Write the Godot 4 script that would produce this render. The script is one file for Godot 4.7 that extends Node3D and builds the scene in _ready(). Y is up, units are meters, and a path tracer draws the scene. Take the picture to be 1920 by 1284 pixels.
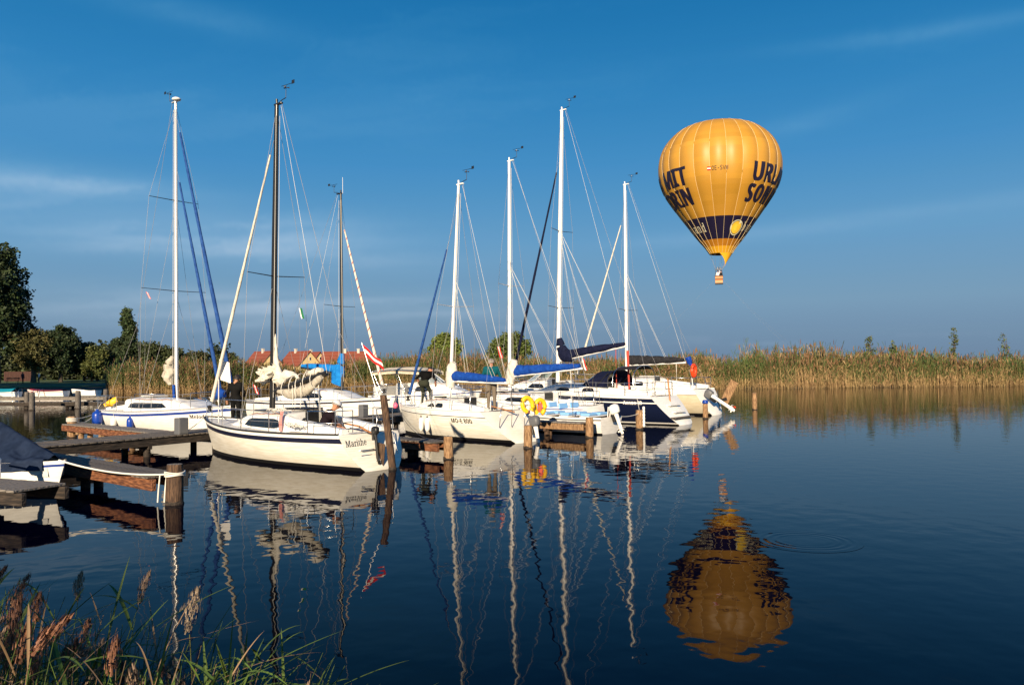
extends Node3D
# A small marina at evening light: yachts on piles, a tethered balloon beyond the reeds.

const HEAD := Vector3(-0.779, 0, -0.627)     # way the bows on the near side point
const FACE := Vector3(0.8, 0, 0.6)           # way the bows on the far side point
var rng := RandomNumberGenerator.new()
var mats := {}
var taken := {}
var cam: Camera3D

# ---------------------------------------------------------------- helpers
func lin(r: float, g: float, b: float) -> Color:
	return Color(r, g, b).linear_to_srgb()

func mat(key: String, c = null, rough := 0.5, metal := 0.0, extra := {}) -> StandardMaterial3D:
	if mats.has(key):
		return mats[key]
	var m := StandardMaterial3D.new()
	m.resource_name = key
	m.albedo_color = c
	m.roughness = rough
	m.metallic = metal
	m.cull_mode = BaseMaterial3D.CULL_DISABLED
	for k in extra:
		m.set(k, extra[k])
	mats[key] = m
	return m

func ntex(freq: float, c0: Color, c1: Color, sd := 1, octaves := 4, size := 512, kind := FastNoiseLite.TYPE_SIMPLEX_SMOOTH) -> NoiseTexture2D:
	var n := FastNoiseLite.new()
	n.noise_type = kind
	n.frequency = freq
	n.seed = sd
	n.fractal_octaves = octaves
	var g := Gradient.new()
	g.set_color(0, c0)
	g.set_color(1, c1)
	g.set_offset(0, 0.22)
	g.set_offset(1, 0.78)
	var t := NoiseTexture2D.new()
	t.width = size
	t.height = size
	t.seamless = true
	t.noise = n
	t.color_ramp = g
	return t

func tri_mat(key: String, tex: Texture2D, scale: Vector3, rough := 0.6, extra := {}) -> StandardMaterial3D:
	if mats.has(key):
		return mats[key]
	var e := {"albedo_texture": tex, "uv1_triplanar": true, "uv1_scale": scale, "uv1_triplanar_sharpness": 4.0}
	e.merge(extra)
	return mat(key, Color.WHITE, rough, 0.0, e)

func st_new() -> SurfaceTool:
	var st := SurfaceTool.new()
	st.begin(Mesh.PRIMITIVE_TRIANGLES)
	st.set_smooth_group(-1)
	return st

func tri(st: SurfaceTool, a: Vector3, b: Vector3, c: Vector3) -> void:
	st.add_vertex(a)
	st.add_vertex(b)
	st.add_vertex(c)

func quad(st: SurfaceTool, a: Vector3, b: Vector3, c: Vector3, d: Vector3) -> void:
	tri(st, a, b, c)
	tri(st, a, c, d)

# box with chamfered edges; bs turns it
func box(st: SurfaceTool, c: Vector3, s: Vector3, bev := 0.0, bs := Basis()) -> void:
	st.set_smooth_group(-1)
	var h := s * 0.5
	if bev <= 0.0:
		var p := []
		for i in 8:
			p.append(c + bs * Vector3(h.x if i & 1 else -h.x, h.y if i & 2 else -h.y, h.z if i & 4 else -h.z))
		quad(st, p[0], p[1], p[3], p[2])
		quad(st, p[5], p[4], p[6], p[7])
		quad(st, p[4], p[0], p[2], p[6])
		quad(st, p[1], p[5], p[7], p[3])
		quad(st, p[2], p[3], p[7], p[6])
		quad(st, p[4], p[5], p[1], p[0])
		return
	bev = minf(bev, minf(h.x, minf(h.y, h.z)) * 0.9)
	var f := func(sx: float, sy: float, sz: float, ax: int) -> Vector3:
		var v := Vector3(sx * (h.x - bev), sy * (h.y - bev), sz * (h.z - bev))
		v[ax] += [sx, sy, sz][ax] * bev
		return c + bs * v
	for ax in 3:
		var u := (ax + 1) % 3
		var w := (ax + 2) % 3
		for sg in [-1.0, 1.0]:
			var q := []
			for e in [[-1, -1], [1, -1], [1, 1], [-1, 1]]:
				var sv := Vector3.ZERO
				sv[ax] = sg
				sv[u] = e[0]
				sv[w] = e[1]
				q.append(f.call(sv.x, sv.y, sv.z, ax))
			if sg > 0:
				quad(st, q[0], q[3], q[2], q[1])
			else:
				quad(st, q[0], q[1], q[2], q[3])
		for s1 in [-1.0, 1.0]:
			for s2 in [-1.0, 1.0]:
				var q := []
				for e in [[-1.0, u], [1.0, u], [1.0, w], [-1.0, w]]:
					var sv := Vector3.ZERO
					sv[ax] = e[0]
					sv[u] = s1
					sv[w] = s2
					q.append(f.call(sv.x, sv.y, sv.z, e[1]))
				if s1 * s2 > 0:
					quad(st, q[0], q[1], q[2], q[3])
				else:
					quad(st, q[0], q[3], q[2], q[1])
	for i in 8:
		var sx := 1.0 if i & 1 else -1.0
		var sy := 1.0 if i & 2 else -1.0
		var sz := 1.0 if i & 4 else -1.0
		var a: Vector3 = f.call(sx, sy, sz, 0)
		var b: Vector3 = f.call(sx, sy, sz, 1)
		var d: Vector3 = f.call(sx, sy, sz, 2)
		if sx * sy * sz > 0:
			tri(st, a, d, b)
		else:
			tri(st, a, b, d)

# rows of points joined into a sheet; wrap closes each row
func sheet(st: SurfaceTool, rows: Array, wrap := false, smooth := 0) -> void:
	st.set_smooth_group(smooth)
	for i in rows.size() - 1:
		var a: Array = rows[i]
		var b: Array = rows[i + 1]
		var n := a.size()
		for j in (n if wrap else n - 1):
			var k := (j + 1) % n
			quad(st, a[j], b[j], b[k], a[k])

func ring(c: Vector3, dir: Vector3, r, n: int, turn := 0.0) -> Array:
	var d := dir.normalized()
	var u := d.cross(Vector3.UP if absf(d.y) < 0.95 else Vector3.RIGHT).normalized()
	var w := u.cross(d)
	var out := []
	var rx: float = r.x if r is Vector2 else r
	var ry: float = r.y if r is Vector2 else r
	for k in n:
		var a := TAU * k / n + turn
		out.append(c + u * cos(a) * rx + w * sin(a) * ry)
	return out

# r: one radius, a list of radii, or Vector2s (across, up)
func tube(st: SurfaceTool, pts: Array, r, n := 6, caps := true) -> void:
	var rows := []
	for i in pts.size():
		var d: Vector3 = pts[mini(i + 1, pts.size() - 1)] - pts[maxi(i - 1, 0)]
		rows.append(ring(pts[i], d, r[i] if r is Array else r, n))
	sheet(st, rows, true, 1)
	if caps:
		st.set_smooth_group(-1)
		for e in [0, rows.size() - 1]:
			var c: Vector3 = pts[e]
			for k in n:
				if e == 0:
					tri(st, c, rows[e][k], rows[e][(k + 1) % n])
				else:
					tri(st, c, rows[e][(k + 1) % n], rows[e][k])

func lathe(st: SurfaceTool, prof: Array, n := 12, xf := Transform3D(), smooth := 1) -> void:
	var rows := []
	for p in prof:
		var row := []
		for k in n:
			var a := -TAU * k / n
			row.append(xf * Vector3(cos(a) * p.x, p.y, sin(a) * p.x))
		rows.append(row)
	sheet(st, rows, true, smooth)

func commit(st: SurfaceTool, called: String, m: Material, parent: Node = null, at := Vector3.ZERO) -> MeshInstance3D:
	st.generate_normals()
	var mi := MeshInstance3D.new()
	mi.mesh = st.commit()
	mi.material_override = null
	if mi.mesh.get_surface_count() > 0:
		mi.mesh.surface_set_material(0, m)
	place(mi, called, parent)
	mi.position = at
	return mi

func place(o: Node3D, called: String, parent: Node = null) -> void:
	if parent == null:
		o.name = numbered(called)
		add_child(o)
	else:
		o.name = called
		parent.add_child(o, true)

func numbered(called: String) -> String:
	var n: int = taken.get(called, 0)
	taken[called] = n + 1
	return called if n == 0 else "%s_%03d" % [called, n]

func tag(o: Node, label: String, category: String, group := "") -> Node:
	o.set_meta("label", label)
	o.set_meta("category", category)
	if group != "":
		o.set_meta("group", group)
	return o

func thing(called: String, label: String, category: String, at := Vector3.ZERO, yaw := 0.0, group := "") -> Node3D:
	var o := Node3D.new()
	place(o, called)
	o.position = at
	o.rotation.y = yaw
	tag(o, label, category, group)
	return o

func struct(o: Node, label := "") -> Node:
	o.set_meta("kind", "structure")
	if label != "":
		o.set_meta("label", label)
	return o

func yaw_of(d: Vector3) -> float:
	return atan2(-d.z, d.x)

# flat print: the glyphs of a text, sheared and bent through "to", which turns (x, y) in metres into a point
func lettering(text: String, high: float, wide: float, to: Callable, m: Material, parent: Node, font := "Droid Sans", bold := true, shear := 0.0, step := 0.0, called := "lettering") -> MeshInstance3D:
	var f := SystemFont.new()
	f.font_names = PackedStringArray([font])
	f.font_weight = 700 if bold else 400
	var tm := TextMesh.new()
	tm.text = text
	tm.font = f
	tm.font_size = 64
	tm.pixel_size = 0.01
	tm.depth = 0.0
	tm.curve_step = 4.0
	var arr := tm.get_mesh_arrays()
	var vs: PackedVector3Array = arr[Mesh.ARRAY_VERTEX]
	var ix: PackedInt32Array = arr[Mesh.ARRAY_INDEX]
	var lo := Vector2(1e9, 1e9)
	var hi := -lo
	for v in vs:
		lo = lo.min(Vector2(v.x, v.y))
		hi = hi.max(Vector2(v.x, v.y))
	var sz := hi - lo
	var tris := []
	for i in range(0, ix.size(), 3):
		var t := []
		for k in 3:
			var v := vs[ix[i + k]]
			var y := (v.y - lo.y) / sz.y
			t.append(Vector2((v.x - lo.x) / sz.x * wide + y * high * shear, y * high))
		tris.append(t)
	var st := st_new()
	st.set_smooth_group(0)
	while tris.size() > 0:
		var t: Array = tris.pop_back()
		if step > 0.0:
			var best := 0
			var far := 0.0
			for k in 3:
				var d: float = t[k].distance_to(t[(k + 1) % 3])
				if d > far:
					far = d
					best = k
			if far > step:
				var a: Vector2 = t[best]
				var b: Vector2 = t[(best + 1) % 3]
				var c: Vector2 = t[(best + 2) % 3]
				var mid := (a + b) * 0.5
				tris.append([a, mid, c])
				tris.append([mid, b, c])
				continue
		tri(st, to.call(t[0].x, t[0].y), to.call(t[1].x, t[1].y), to.call(t[2].x, t[2].y))
	return commit(st, called, m, parent)

# ---------------------------------------------------------------- main
func _ready() -> void:
	rng.seed = 7
	cam = Camera3D.new()
	cam.name = "camera"
	add_child(cam)
	cam.position = Vector3(0, 2.4, 0)
	cam.rotation_degrees = Vector3(1.83, 0, -0.6)
	cam.fov = 46.36
	cam.near = 0.1
	cam.far = 6000.0
	cam.current = true
	make_sky()
	make_sun()
	make_materials()
	make_land()
	make_reed_banks()
	make_trees()
	make_houses()
	make_piers()
	make_boats()
	make_balloon()
	make_people()
	make_small_things()
	make_foreground()

func make_sun() -> void:
	var sun := DirectionalLight3D.new()
	sun.name = "sun"
	add_child(sun)
	var az := deg_to_rad(-12.0)
	var el := deg_to_rad(18.0)
	var from := Vector3(sin(az) * cos(el), sin(el), cos(az) * cos(el))
	sun.basis = Basis.looking_at(-from)
	sun.light_color = Color(1.0, 0.91, 0.78)
	sun.light_energy = 1.6
	sun.light_angular_distance = 0.55
	sun.shadow_enabled = true

func make_sky() -> void:
	# the colour of clear air by height, with thin drawn-out cirrus
	var stops := [[-90.0, Color(0.10, 0.16, 0.25)], [0.0, Color8(110, 135, 162)], [1.6, Color8(115, 143, 170)], [4.3, Color8(122, 157, 185)], [8.8, Color8(104, 158, 199)], [14.3, Color8(70, 143, 197)], [19.0, Color8(50, 131, 189)], [24.0, Color8(34, 118, 177)], [28.0, Color8(27, 109, 170)], [40.0, Color8(16, 92, 155)], [90.0, Color8(8, 62, 120)]]
	var streak := FastNoiseLite.new()
	streak.seed = 11
	streak.frequency = 1.0
	streak.fractal_octaves = 5
	streak.domain_warp_enabled = true
	streak.domain_warp_amplitude = 0.6
	streak.domain_warp_frequency = 0.7
	var patch := FastNoiseLite.new()
	patch.seed = 29
	patch.frequency = 1.0
	patch.fractal_octaves = 2
	# banks of cirrus: bearing, height, spread, depth, strength, tilt
	var wisps := [[-23.0, 9.8, 11.0, 1.5, 0.62, -0.02], [-27.0, 11.6, 8.0, 0.5, 0.35, 0.01], [-19.0, 8.0, 10.0, 0.9, 0.5, -0.03], [-17.0, 4.2, 14.0, 1.1, 0.5, 0.0], [-30.0, 12.0, 7.0, 0.8, 0.3, 0.0], [22.0, 9.3, 14.0, 0.6, 0.18, 0.05], [27.0, 20.4, 9.0, 0.45, 0.18, -0.03], [21.0, 16.2, 6.0, 0.7, 0.2, 0.18], [-24.0, 23.0, 8.0, 0.9, 0.25, -0.08], [-70.0, 12.0, 20.0, 3.0, 0.6, 0.0], [95.0, 14.0, 25.0, 3.0, 0.6, 0.0], [150.0, 18.0, 14.0, 4.0, 0.6, 0.0]]
	var w := 2048
	var h := 1024
	var img := Image.create(w, h, false, Image.FORMAT_RGB8)
	img.fill(Color(0.10, 0.16, 0.25))
	for y in h / 2 + 2:
		var el := 90.0 - 180.0 * (y + 0.5) / h
		var k := 0
		while k < stops.size() - 2 and stops[k + 1][0] < el:
			k += 1
		var f: float = clampf((el - stops[k][0]) / (stops[k + 1][0] - stops[k][0]), 0.0, 1.0)
		var base: Color = stops[k][1].lerp(stops[k + 1][1], f)
		var e := deg_to_rad(el)
		for x in w:
			var a := TAU * (x + 0.5) / w
			var c := base
			if el > 0.5:
				# cirrus lies in a sheet 8 km up: its plan position sets the pattern
				var d := 1.0 / (sin(e) + 0.06)
				var px := cos(a) * d
				var pz := sin(a) * d
				var s := streak.get_noise_2d(px * 0.8 + pz * 0.15, pz * 0.35 - px * 0.12)
				var p := patch.get_noise_2d(px * 0.16 + 3.4, pz * 0.16 + 1.0)
				var v := 0.22 + 0.78 * clampf((s + 0.25) * 1.4, 0.0, 1.0)
				var az := rad_to_deg(wrapf(a, -PI, PI))
				var veil := 0.10 * smoothstep(0.15, 0.5, p) * clampf(s * 2.0, 0.0, 1.0)
				for m in wisps:
					veil += m[4] * exp(-pow((az - m[0]) / m[2], 2.0) - pow((el - m[1] - (az - m[0]) * m[5]) / m[3], 2.0))
				c = base.lerp(Color(0.80, 0.85, 0.92), clampf(v * veil * 1.15, 0.0, 0.6))
			img.set_pixel(x, y, c)
	var pm := PanoramaSkyMaterial.new()
	pm.panorama = ImageTexture.create_from_image(img)
	pm.filter = true
	var sky := Sky.new()
	sky.sky_material = pm
	var env := Environment.new()
	env.background_mode = Environment.BG_SKY
	env.sky = sky
	env.background_energy_multiplier = 0.58
	env.tonemap_mode = Environment.TONE_MAPPER_LINEAR
	env.tonemap_exposure = 1.72
	env.sdfgi_enabled = true
	env.ssao_enabled = true
	env.ssil_enabled = true
	var we := WorldEnvironment.new()
	we.name = "world_environment"
	we.environment = env
	add_child(we)

func make_materials() -> void:
	tri_mat("gelcoat", ntex(0.012, lin(0.74, 0.73, 0.69), lin(0.84, 0.835, 0.80), 3), Vector3(0.3, 2.2, 0.3), 0.28)
	tri_mat("gelcoat_cream", ntex(0.012, lin(0.70, 0.665, 0.57), lin(0.82, 0.80, 0.725), 5), Vector3(0.22, 3.0, 0.22), 0.3)
	tri_mat("gelcoat_beige", ntex(0.012, lin(0.52, 0.46, 0.33), lin(0.58, 0.52, 0.39), 5), Vector3(0.3, 1.2, 0.3), 0.3)
	tri_mat("gelcoat_grey", ntex(0.02, lin(0.50, 0.50, 0.48), lin(0.58, 0.58, 0.56), 6), Vector3(0.6, 0.6, 0.6), 0.5)
	tri_mat("deck_paint", ntex(0.03, lin(0.58, 0.57, 0.54), lin(0.68, 0.67, 0.63), 8), Vector3(0.6, 0.6, 0.6), 0.6)
	mat("navy_gelcoat", lin(0.006, 0.010, 0.032), 0.12)
	mat("stripe_navy", lin(0.012, 0.014, 0.035), 0.3)
	mat("stripe_blue", lin(0.02, 0.05, 0.25), 0.3)
	mat("white_paint", lin(0.78, 0.77, 0.74), 0.35)
	mat("antifouling", lin(0.008, 0.008, 0.010), 0.6)
	mat("rubber", lin(0.012, 0.012, 0.014), 0.6)
	mat("tinted_glass", lin(0.010, 0.010, 0.012), 0.06)
	mat("clear_glass", Color(0.75, 0.85, 0.88, 0.35), 0.03, 0.0, {"transparency": BaseMaterial3D.TRANSPARENCY_ALPHA})
	mat("clear_vinyl", Color(0.7, 0.74, 0.76, 0.3), 0.12, 0.0, {"transparency": BaseMaterial3D.TRANSPARENCY_ALPHA})
	mat("steel", lin(0.62, 0.62, 0.62), 0.22, 1.0)
	mat("wire", lin(0.27, 0.27, 0.28), 0.5, 0.3)
	mat("alloy", lin(0.74, 0.73, 0.71), 0.34, 0.55)
	mat("alloy_white", lin(0.80, 0.79, 0.77), 0.3)
	mat("alloy_black", lin(0.014, 0.013, 0.012), 0.3)
	mat("rope_white", lin(0.66, 0.64, 0.58), 0.85)
	mat("rope_red", lin(0.45, 0.06, 0.04), 0.85)
	mat("rope_dark", lin(0.04, 0.045, 0.06), 0.85)
	cloth("sail_white", lin(0.53, 0.50, 0.43), lin(0.64, 0.61, 0.54))
	cloth("sail_grey", lin(0.36, 0.33, 0.27), lin(0.48, 0.45, 0.38))
	cloth("cover_blue", lin(0.004, 0.040, 0.24), lin(0.008, 0.065, 0.33))
	cloth("cover_sky", lin(0.005, 0.14, 0.46), lin(0.01, 0.20, 0.56))
	cloth("cover_navy", lin(0.003, 0.005, 0.022), lin(0.006, 0.009, 0.034))
	cloth("cover_black", lin(0.014, 0.014, 0.017), lin(0.026, 0.026, 0.030))
	cloth("furl_blue", lin(0.012, 0.050, 0.20), lin(0.025, 0.085, 0.28))
	cloth("tarp_navy", lin(0.006, 0.013, 0.034), lin(0.014, 0.026, 0.058))
	cloth("canvas_cream", lin(0.56, 0.49, 0.38), lin(0.66, 0.60, 0.48))
	cloth("flag_red", lin(0.50, 0.012, 0.014), lin(0.60, 0.02, 0.02))
	cloth("flag_white", lin(0.70, 0.69, 0.66), lin(0.78, 0.77, 0.75))
	cloth("flag_green", lin(0.01, 0.12, 0.05), lin(0.02, 0.16, 0.07))
	mat("plastic_white", lin(0.74, 0.73, 0.70), 0.4)
	mat("plastic_blue", lin(0.008, 0.045, 0.30), 0.3)
	mat("plastic_pale_blue", lin(0.22, 0.46, 0.78), 0.45)
	mat("plastic_yellow", lin(0.80, 0.45, 0.01), 0.45)
	mat("plastic_orange", lin(0.72, 0.06, 0.01), 0.4)
	mat("plastic_black", lin(0.012, 0.012, 0.013), 0.4)
	mat("plastic_grey", lin(0.10, 0.105, 0.115), 0.5)
	mat("plastic_pink", lin(0.75, 0.12, 0.22), 0.5)
	tri_mat("wood_weathered", ntex(0.02, lin(0.055, 0.047, 0.040), lin(0.16, 0.14, 0.12), 12, 5), Vector3(0.25, 2.2, 2.2), 0.85, wood_relief(12))
	tri_mat("wood_pale", ntex(0.02, lin(0.11, 0.098, 0.084), lin(0.23, 0.205, 0.18), 13, 5), Vector3(0.25, 2.2, 2.2), 0.85, wood_relief(13))
	tri_mat("wood_red", ntex(0.018, lin(0.07, 0.024, 0.010), lin(0.25, 0.10, 0.042), 14, 5), Vector3(0.3, 2.0, 2.0), 0.75, wood_relief(14))
	tri_mat("wood_dark", ntex(0.02, lin(0.012, 0.009, 0.007), lin(0.05, 0.036, 0.026), 15, 5), Vector3(0.3, 2.0, 2.0), 0.85, wood_relief(15))
	tri_mat("wood_pile", ntex(0.018, lin(0.14, 0.075, 0.034), lin(0.38, 0.235, 0.12), 16, 5), Vector3(2.0, 0.35, 2.0), 0.8, wood_relief(16))
	tri_mat("wood_pile_dark", ntex(0.018, lin(0.035, 0.019, 0.011), lin(0.13, 0.075, 0.042), 17, 5), Vector3(2.0, 0.35, 2.0), 0.85, wood_relief(17))
	tri_mat("wood_pile_grey", ntex(0.018, lin(0.06, 0.053, 0.047), lin(0.15, 0.135, 0.12), 18, 5), Vector3(2.0, 0.35, 2.0), 0.85, wood_relief(18))
	tri_mat("teak", ntex(0.02, lin(0.28, 0.12, 0.045), lin(0.46, 0.22, 0.09), 19, 4), Vector3(0.5, 3.0, 3.0), 0.45)
	tri_mat("grass", ntex(0.02, lin(0.035, 0.065, 0.008), lin(0.075, 0.12, 0.014), 21, 5), Vector3(0.15, 0.15, 0.15), 0.95)
	tri_mat("earth", ntex(0.02, lin(0.05, 0.042, 0.028), lin(0.12, 0.10, 0.065), 22, 5), Vector3(0.2, 0.2, 0.2), 0.95)
	tri_mat("bark", ntex(0.02, lin(0.05, 0.04, 0.03), lin(0.16, 0.13, 0.10), 23, 4), Vector3(1.0, 0.2, 1.0), 0.95)
	tri_mat("plaster_yellow", ntex(0.02, lin(0.62, 0.47, 0.22), lin(0.70, 0.55, 0.28), 24, 3), Vector3(0.2, 0.2, 0.2), 0.9)
	tri_mat("plaster_grey", ntex(0.02, lin(0.42, 0.39, 0.34), lin(0.52, 0.49, 0.44), 25, 3), Vector3(0.2, 0.2, 0.2), 0.9)
	mat("leaf", Color.WHITE, 0.7, 0.0, {"vertex_color_use_as_albedo": true, "backlight_enabled": true, "backlight": Color(0.25, 0.3, 0.12)})
	mat("reed", Color.WHITE, 0.75, 0.0, {"vertex_color_use_as_albedo": true, "backlight_enabled": true, "backlight": Color(0.2, 0.2, 0.1)})
	mat("figure", Color.WHITE, 0.8, 0.0, {"vertex_color_use_as_albedo": true, "metallic_specular": 0.2})
	mat("hair_dark", lin(0.012, 0.009, 0.007), 0.6)
	mat("hair_grey", lin(0.22, 0.20, 0.18), 0.6)
	tri_mat("fence_red", ntex(0.02, lin(0.03, 0.012, 0.010), lin(0.075, 0.03, 0.022), 41, 3), Vector3(1.0, 0.3, 1.0), 0.9)
	mat("ink", lin(0.012, 0.012, 0.016), 0.5)
	mat("ink_grey", lin(0.10, 0.10, 0.10), 0.5)

func wood_relief(sd: int) -> Dictionary:
	return {"heightmap_enabled": true, "heightmap_scale": 0.8, "heightmap_texture": ntex(0.03, Color.BLACK, Color.WHITE, sd + 50, 4, 256)}

func cloth(key: String, a: Color, b: Color) -> void:
	tri_mat(key, ntex(0.02, a, b, key.hash() % 1000, 4, 256), Vector3(0.7, 0.7, 0.7), 0.8, {"metallic_specular": 0.3, "heightmap_enabled": true, "heightmap_scale": 1.5, "heightmap_texture": ntex(0.015, Color.BLACK, Color.WHITE, 77, 3, 256)})

# ---------------------------------------------------------------- ground and water
func make_land() -> void:
	var wm := StandardMaterial3D.new()
	wm.resource_name = "lake_water"
	wm.albedo_color = lin(0.00002, 0.0003, 0.0055)
	wm.roughness = 0.015
	wm.metallic_specular = 0.15
	wm.uv1_triplanar = true
	wm.uv1_world_triplanar = true
	wm.uv1_scale = Vector3(0.06, 0.06, 0.06)
	var n1 := FastNoiseLite.new()
	n1.noise_type = FastNoiseLite.TYPE_SIMPLEX_SMOOTH
	n1.frequency = 0.0135
	n1.fractal_octaves = 3
	n1.fractal_gain = 0.36
	n1.seed = 4
	var t1 := NoiseTexture2D.new()
	t1.width = 2048
	t1.height = 2048
	t1.seamless = true
	t1.noise = n1
	wm.heightmap_enabled = true
	wm.heightmap_texture = t1
	wm.heightmap_scale = 0.26
	# one level sheet, laid in strips: a breeze ruffles the open water more than the sheltered berths
	var far := [60.0, -27.0, -33.0, -40.0, -48.0, -58.0, -2500.0]
	for i in 6:
		var wk := wm.duplicate() as StandardMaterial3D
		wk.heightmap_scale = [0.26, 0.33, 0.43, 0.52, 0.62, 0.72][i]
		var w := st_new()
		var near_edge := []
		var far_edge := []
		for k in 201:
			var x := -2500.0 + k * 25.0
			near_edge.append(Vector3(x, 0, far[i] + (1.2 * sin(x * 0.31 + i) if i > 0 else 0.0)))
			far_edge.append(Vector3(x, 0, far[i + 1] + (1.2 * sin(x * 0.31 + i + 1) if i < 5 else 0.0)))
		sheet(w, [far_edge, near_edge])
		struct(commit(w, "water", wk), ["calm dark blue lake water by the near bank", "calm lake water among the first yachts", "lake water round the navy yacht", "slightly rippled lake water behind the yachts", "rippled open lake water", "ruffled lake water under the far reeds"][i])
	# rings spreading on the water right of the balloon's reflection
	var rg := st_new()
	var rings := []
	for i in 61:
		var d := 0.012 * i
		var row := []
		for k in 72:
			var an := -TAU * k / 72
			var y := 0.003 + 0.0008 * sin(d * 52.0) * smoothstep(0.72, 0.55, d) * smoothstep(0.2, 0.5, d)
			row.append(Vector3(cos(an) * d, y, sin(an) * d))
		rings.append(row)
	sheet(rg, rings, true, 1)
	struct(commit(rg, "water_rings", wm, null, Vector3(4.0, 0, -11.0)), "rings spreading on the water")
	# land beyond the lake: one sheet with an earth edge down into the water
	var shore := [Vector3(-2400, 0, -101), Vector3(-150, 0, -101), Vector3(-62, 0, -101), Vector3(-50, 0, -98), Vector3(-46, 0, -93), Vector3(-36, 0, -93), Vector3(-29, 0, -103), Vector3(-14, 0, -103), Vector3(0, 0, -97), Vector3(12, 0, -86), Vector3(20, 0, -82.5), Vector3(52, 0, -83), Vector3(90, 0, -81), Vector3(2400, 0, -82)]
	var g := st_new()
	var top := []
	var low := []
	var back := []
	for p in shore:
		top.append(p + Vector3(0, 0.35, -0.8))
		low.append(p + Vector3(0, -0.5, 0.6))
		back.append(Vector3(p.x, 0.9, -2400))
	var mid := []
	for p in shore:
		mid.append(Vector3(p.x, 0.75, p.z - 14))
	sheet(g, [low, top, mid, back])
	struct(commit(g, "ground", mat("earth")), "flat land beyond the lake")
	var l := st_new()
	sheet(l, [[Vector3(-300, 0.52, -104.5), Vector3(-66, 0.52, -104.5), Vector3(-53, 0.52, -104)], [Vector3(-300, 0.82, -119), Vector3(-66, 0.82, -119), Vector3(-44, 0.82, -119)], [Vector3(-300, 1.0, -190), Vector3(-66, 1.0, -190), Vector3(-40, 1.0, -190)]])
	struct(commit(l, "lawn", mat("grass")), "mown green lawn under the trees")
	# the bank the photograph is taken from
	var b := st_new()
	var rows := []
	for i in 9:
		var row := []
		for k in 13:
			var x := -30.0 + k * 5.0
			var z: float = [-4.2, -3.2, -2.2, -1.2, 0.0, 2.0, 8.0, 25.0, 70.0][i]
			var y: float = [-0.5, -0.1, 0.2, 0.45, 0.7, 0.8, 0.9, 1.0, 1.0][i]
			row.append(Vector3(x, y + rng.randf_range(-0.05, 0.05), z + sin(x * 0.4) * 0.3))
		rows.append(row)
	rows.reverse()
	sheet(b, rows)
	struct(commit(b, "bank", mat("earth")), "earth bank in front of the lake")

# ---------------------------------------------------------------- reeds, trees, houses
func ctri(st: SurfaceTool, a: Vector3, b: Vector3, c: Vector3, col: Color) -> void:
	st.set_color(col)
	tri(st, a, b, c)

# a bent blade in four triangles
func blade(st: SurfaceTool, a: Vector3, b: Vector3, tip: Vector3, wide: float, col: Color, r: RandomNumberGenerator) -> void:
	var ang := r.randf() * TAU
	var s := Vector3(cos(ang), 0, sin(ang)) * wide * 0.5
	ctri(st, a - s * 0.7, b - s, b + s, col)
	ctri(st, a - s * 0.7, b + s, a + s * 0.7, col)
	ctri(st, b - s, tip, b + s, col)

func reed_clump(sd: int, green: float, high: float) -> ArrayMesh:
	var r := RandomNumberGenerator.new()
	r.seed = sd
	var st := st_new()
	var tan_ := Color(0.37, 0.26, 0.12)
	var grn := Color(0.066, 0.108, 0.024)
	var brn := Color(0.16, 0.085, 0.04)
	for i in 16:
		var p := Vector3(r.randf_range(-0.45, 0.45), -0.3, r.randf_range(-0.45, 0.45))
		var h := high * r.randf_range(0.72, 1.05)
		var lean := Vector3(r.randf_range(-0.5, 0.5), 0, r.randf_range(-0.5, 0.5))
		var c := tan_ * r.randf_range(0.7, 1.1)
		blade(st, p, p + lean * 0.4 + Vector3(0, h * 0.55, 0), p + lean + Vector3(0, h, 0), 0.022, c, r)
		for k in 7:
			var f := r.randf_range(0.08, 1.0)
			var q := p + lean * f + Vector3(0, h * f, 0)
			var is_green := r.randf() < green * smoothstep(0.1, 0.6, f)
			var lc := (grn if is_green else tan_) * r.randf_range(0.65, 1.2)
			var o := Vector3(r.randf_range(-1, 1), r.randf_range(0.2, 1.4), r.randf_range(-1, 1)).normalized() * r.randf_range(0.4, 0.8)
			blade(st, q, q + o * 0.6 + Vector3(0, 0.06, 0), q + o - Vector3(0, 0.05, 0), 0.045, lc, r)
		if r.randf() < 0.3:
			var t := p + lean + Vector3(0, h, 0)
			var d := Vector3(r.randf_range(-0.12, 0.2), 0.32, r.randf_range(-0.1, 0.1))
			for k in 2:
				blade(st, t - d * 0.3, t + d * 0.4, t + d, 0.09, brn * r.randf_range(0.7, 1.3), r)
	st.generate_normals()
	var m := st.commit()
	m.surface_set_material(0, mat("reed"))
	return m

func scatter(called: String, label: String, mesh: Mesh, xfs: Array, cols: Array, parent: Node = null) -> MultiMeshInstance3D:
	var mm := MultiMesh.new()
	mm.transform_format = MultiMesh.TRANSFORM_3D
	mm.use_colors = true
	mm.mesh = mesh
	mm.instance_count = xfs.size()
	for i in xfs.size():
		mm.set_instance_transform(i, xfs[i])
		mm.set_instance_color(i, cols[i])
	var o := MultiMeshInstance3D.new()
	o.multimesh = mm
	place(o, called, parent)
	if label != "":
		o.set_meta("kind", "stuff")
		o.set_meta("label", label)
	return o

func along(path: Array, t: float) -> Vector3:
	var n := path.size() - 1
	var i := clampi(int(t * n), 0, n - 1)
	return path[i].lerp(path[i + 1], t * n - i)

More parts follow.
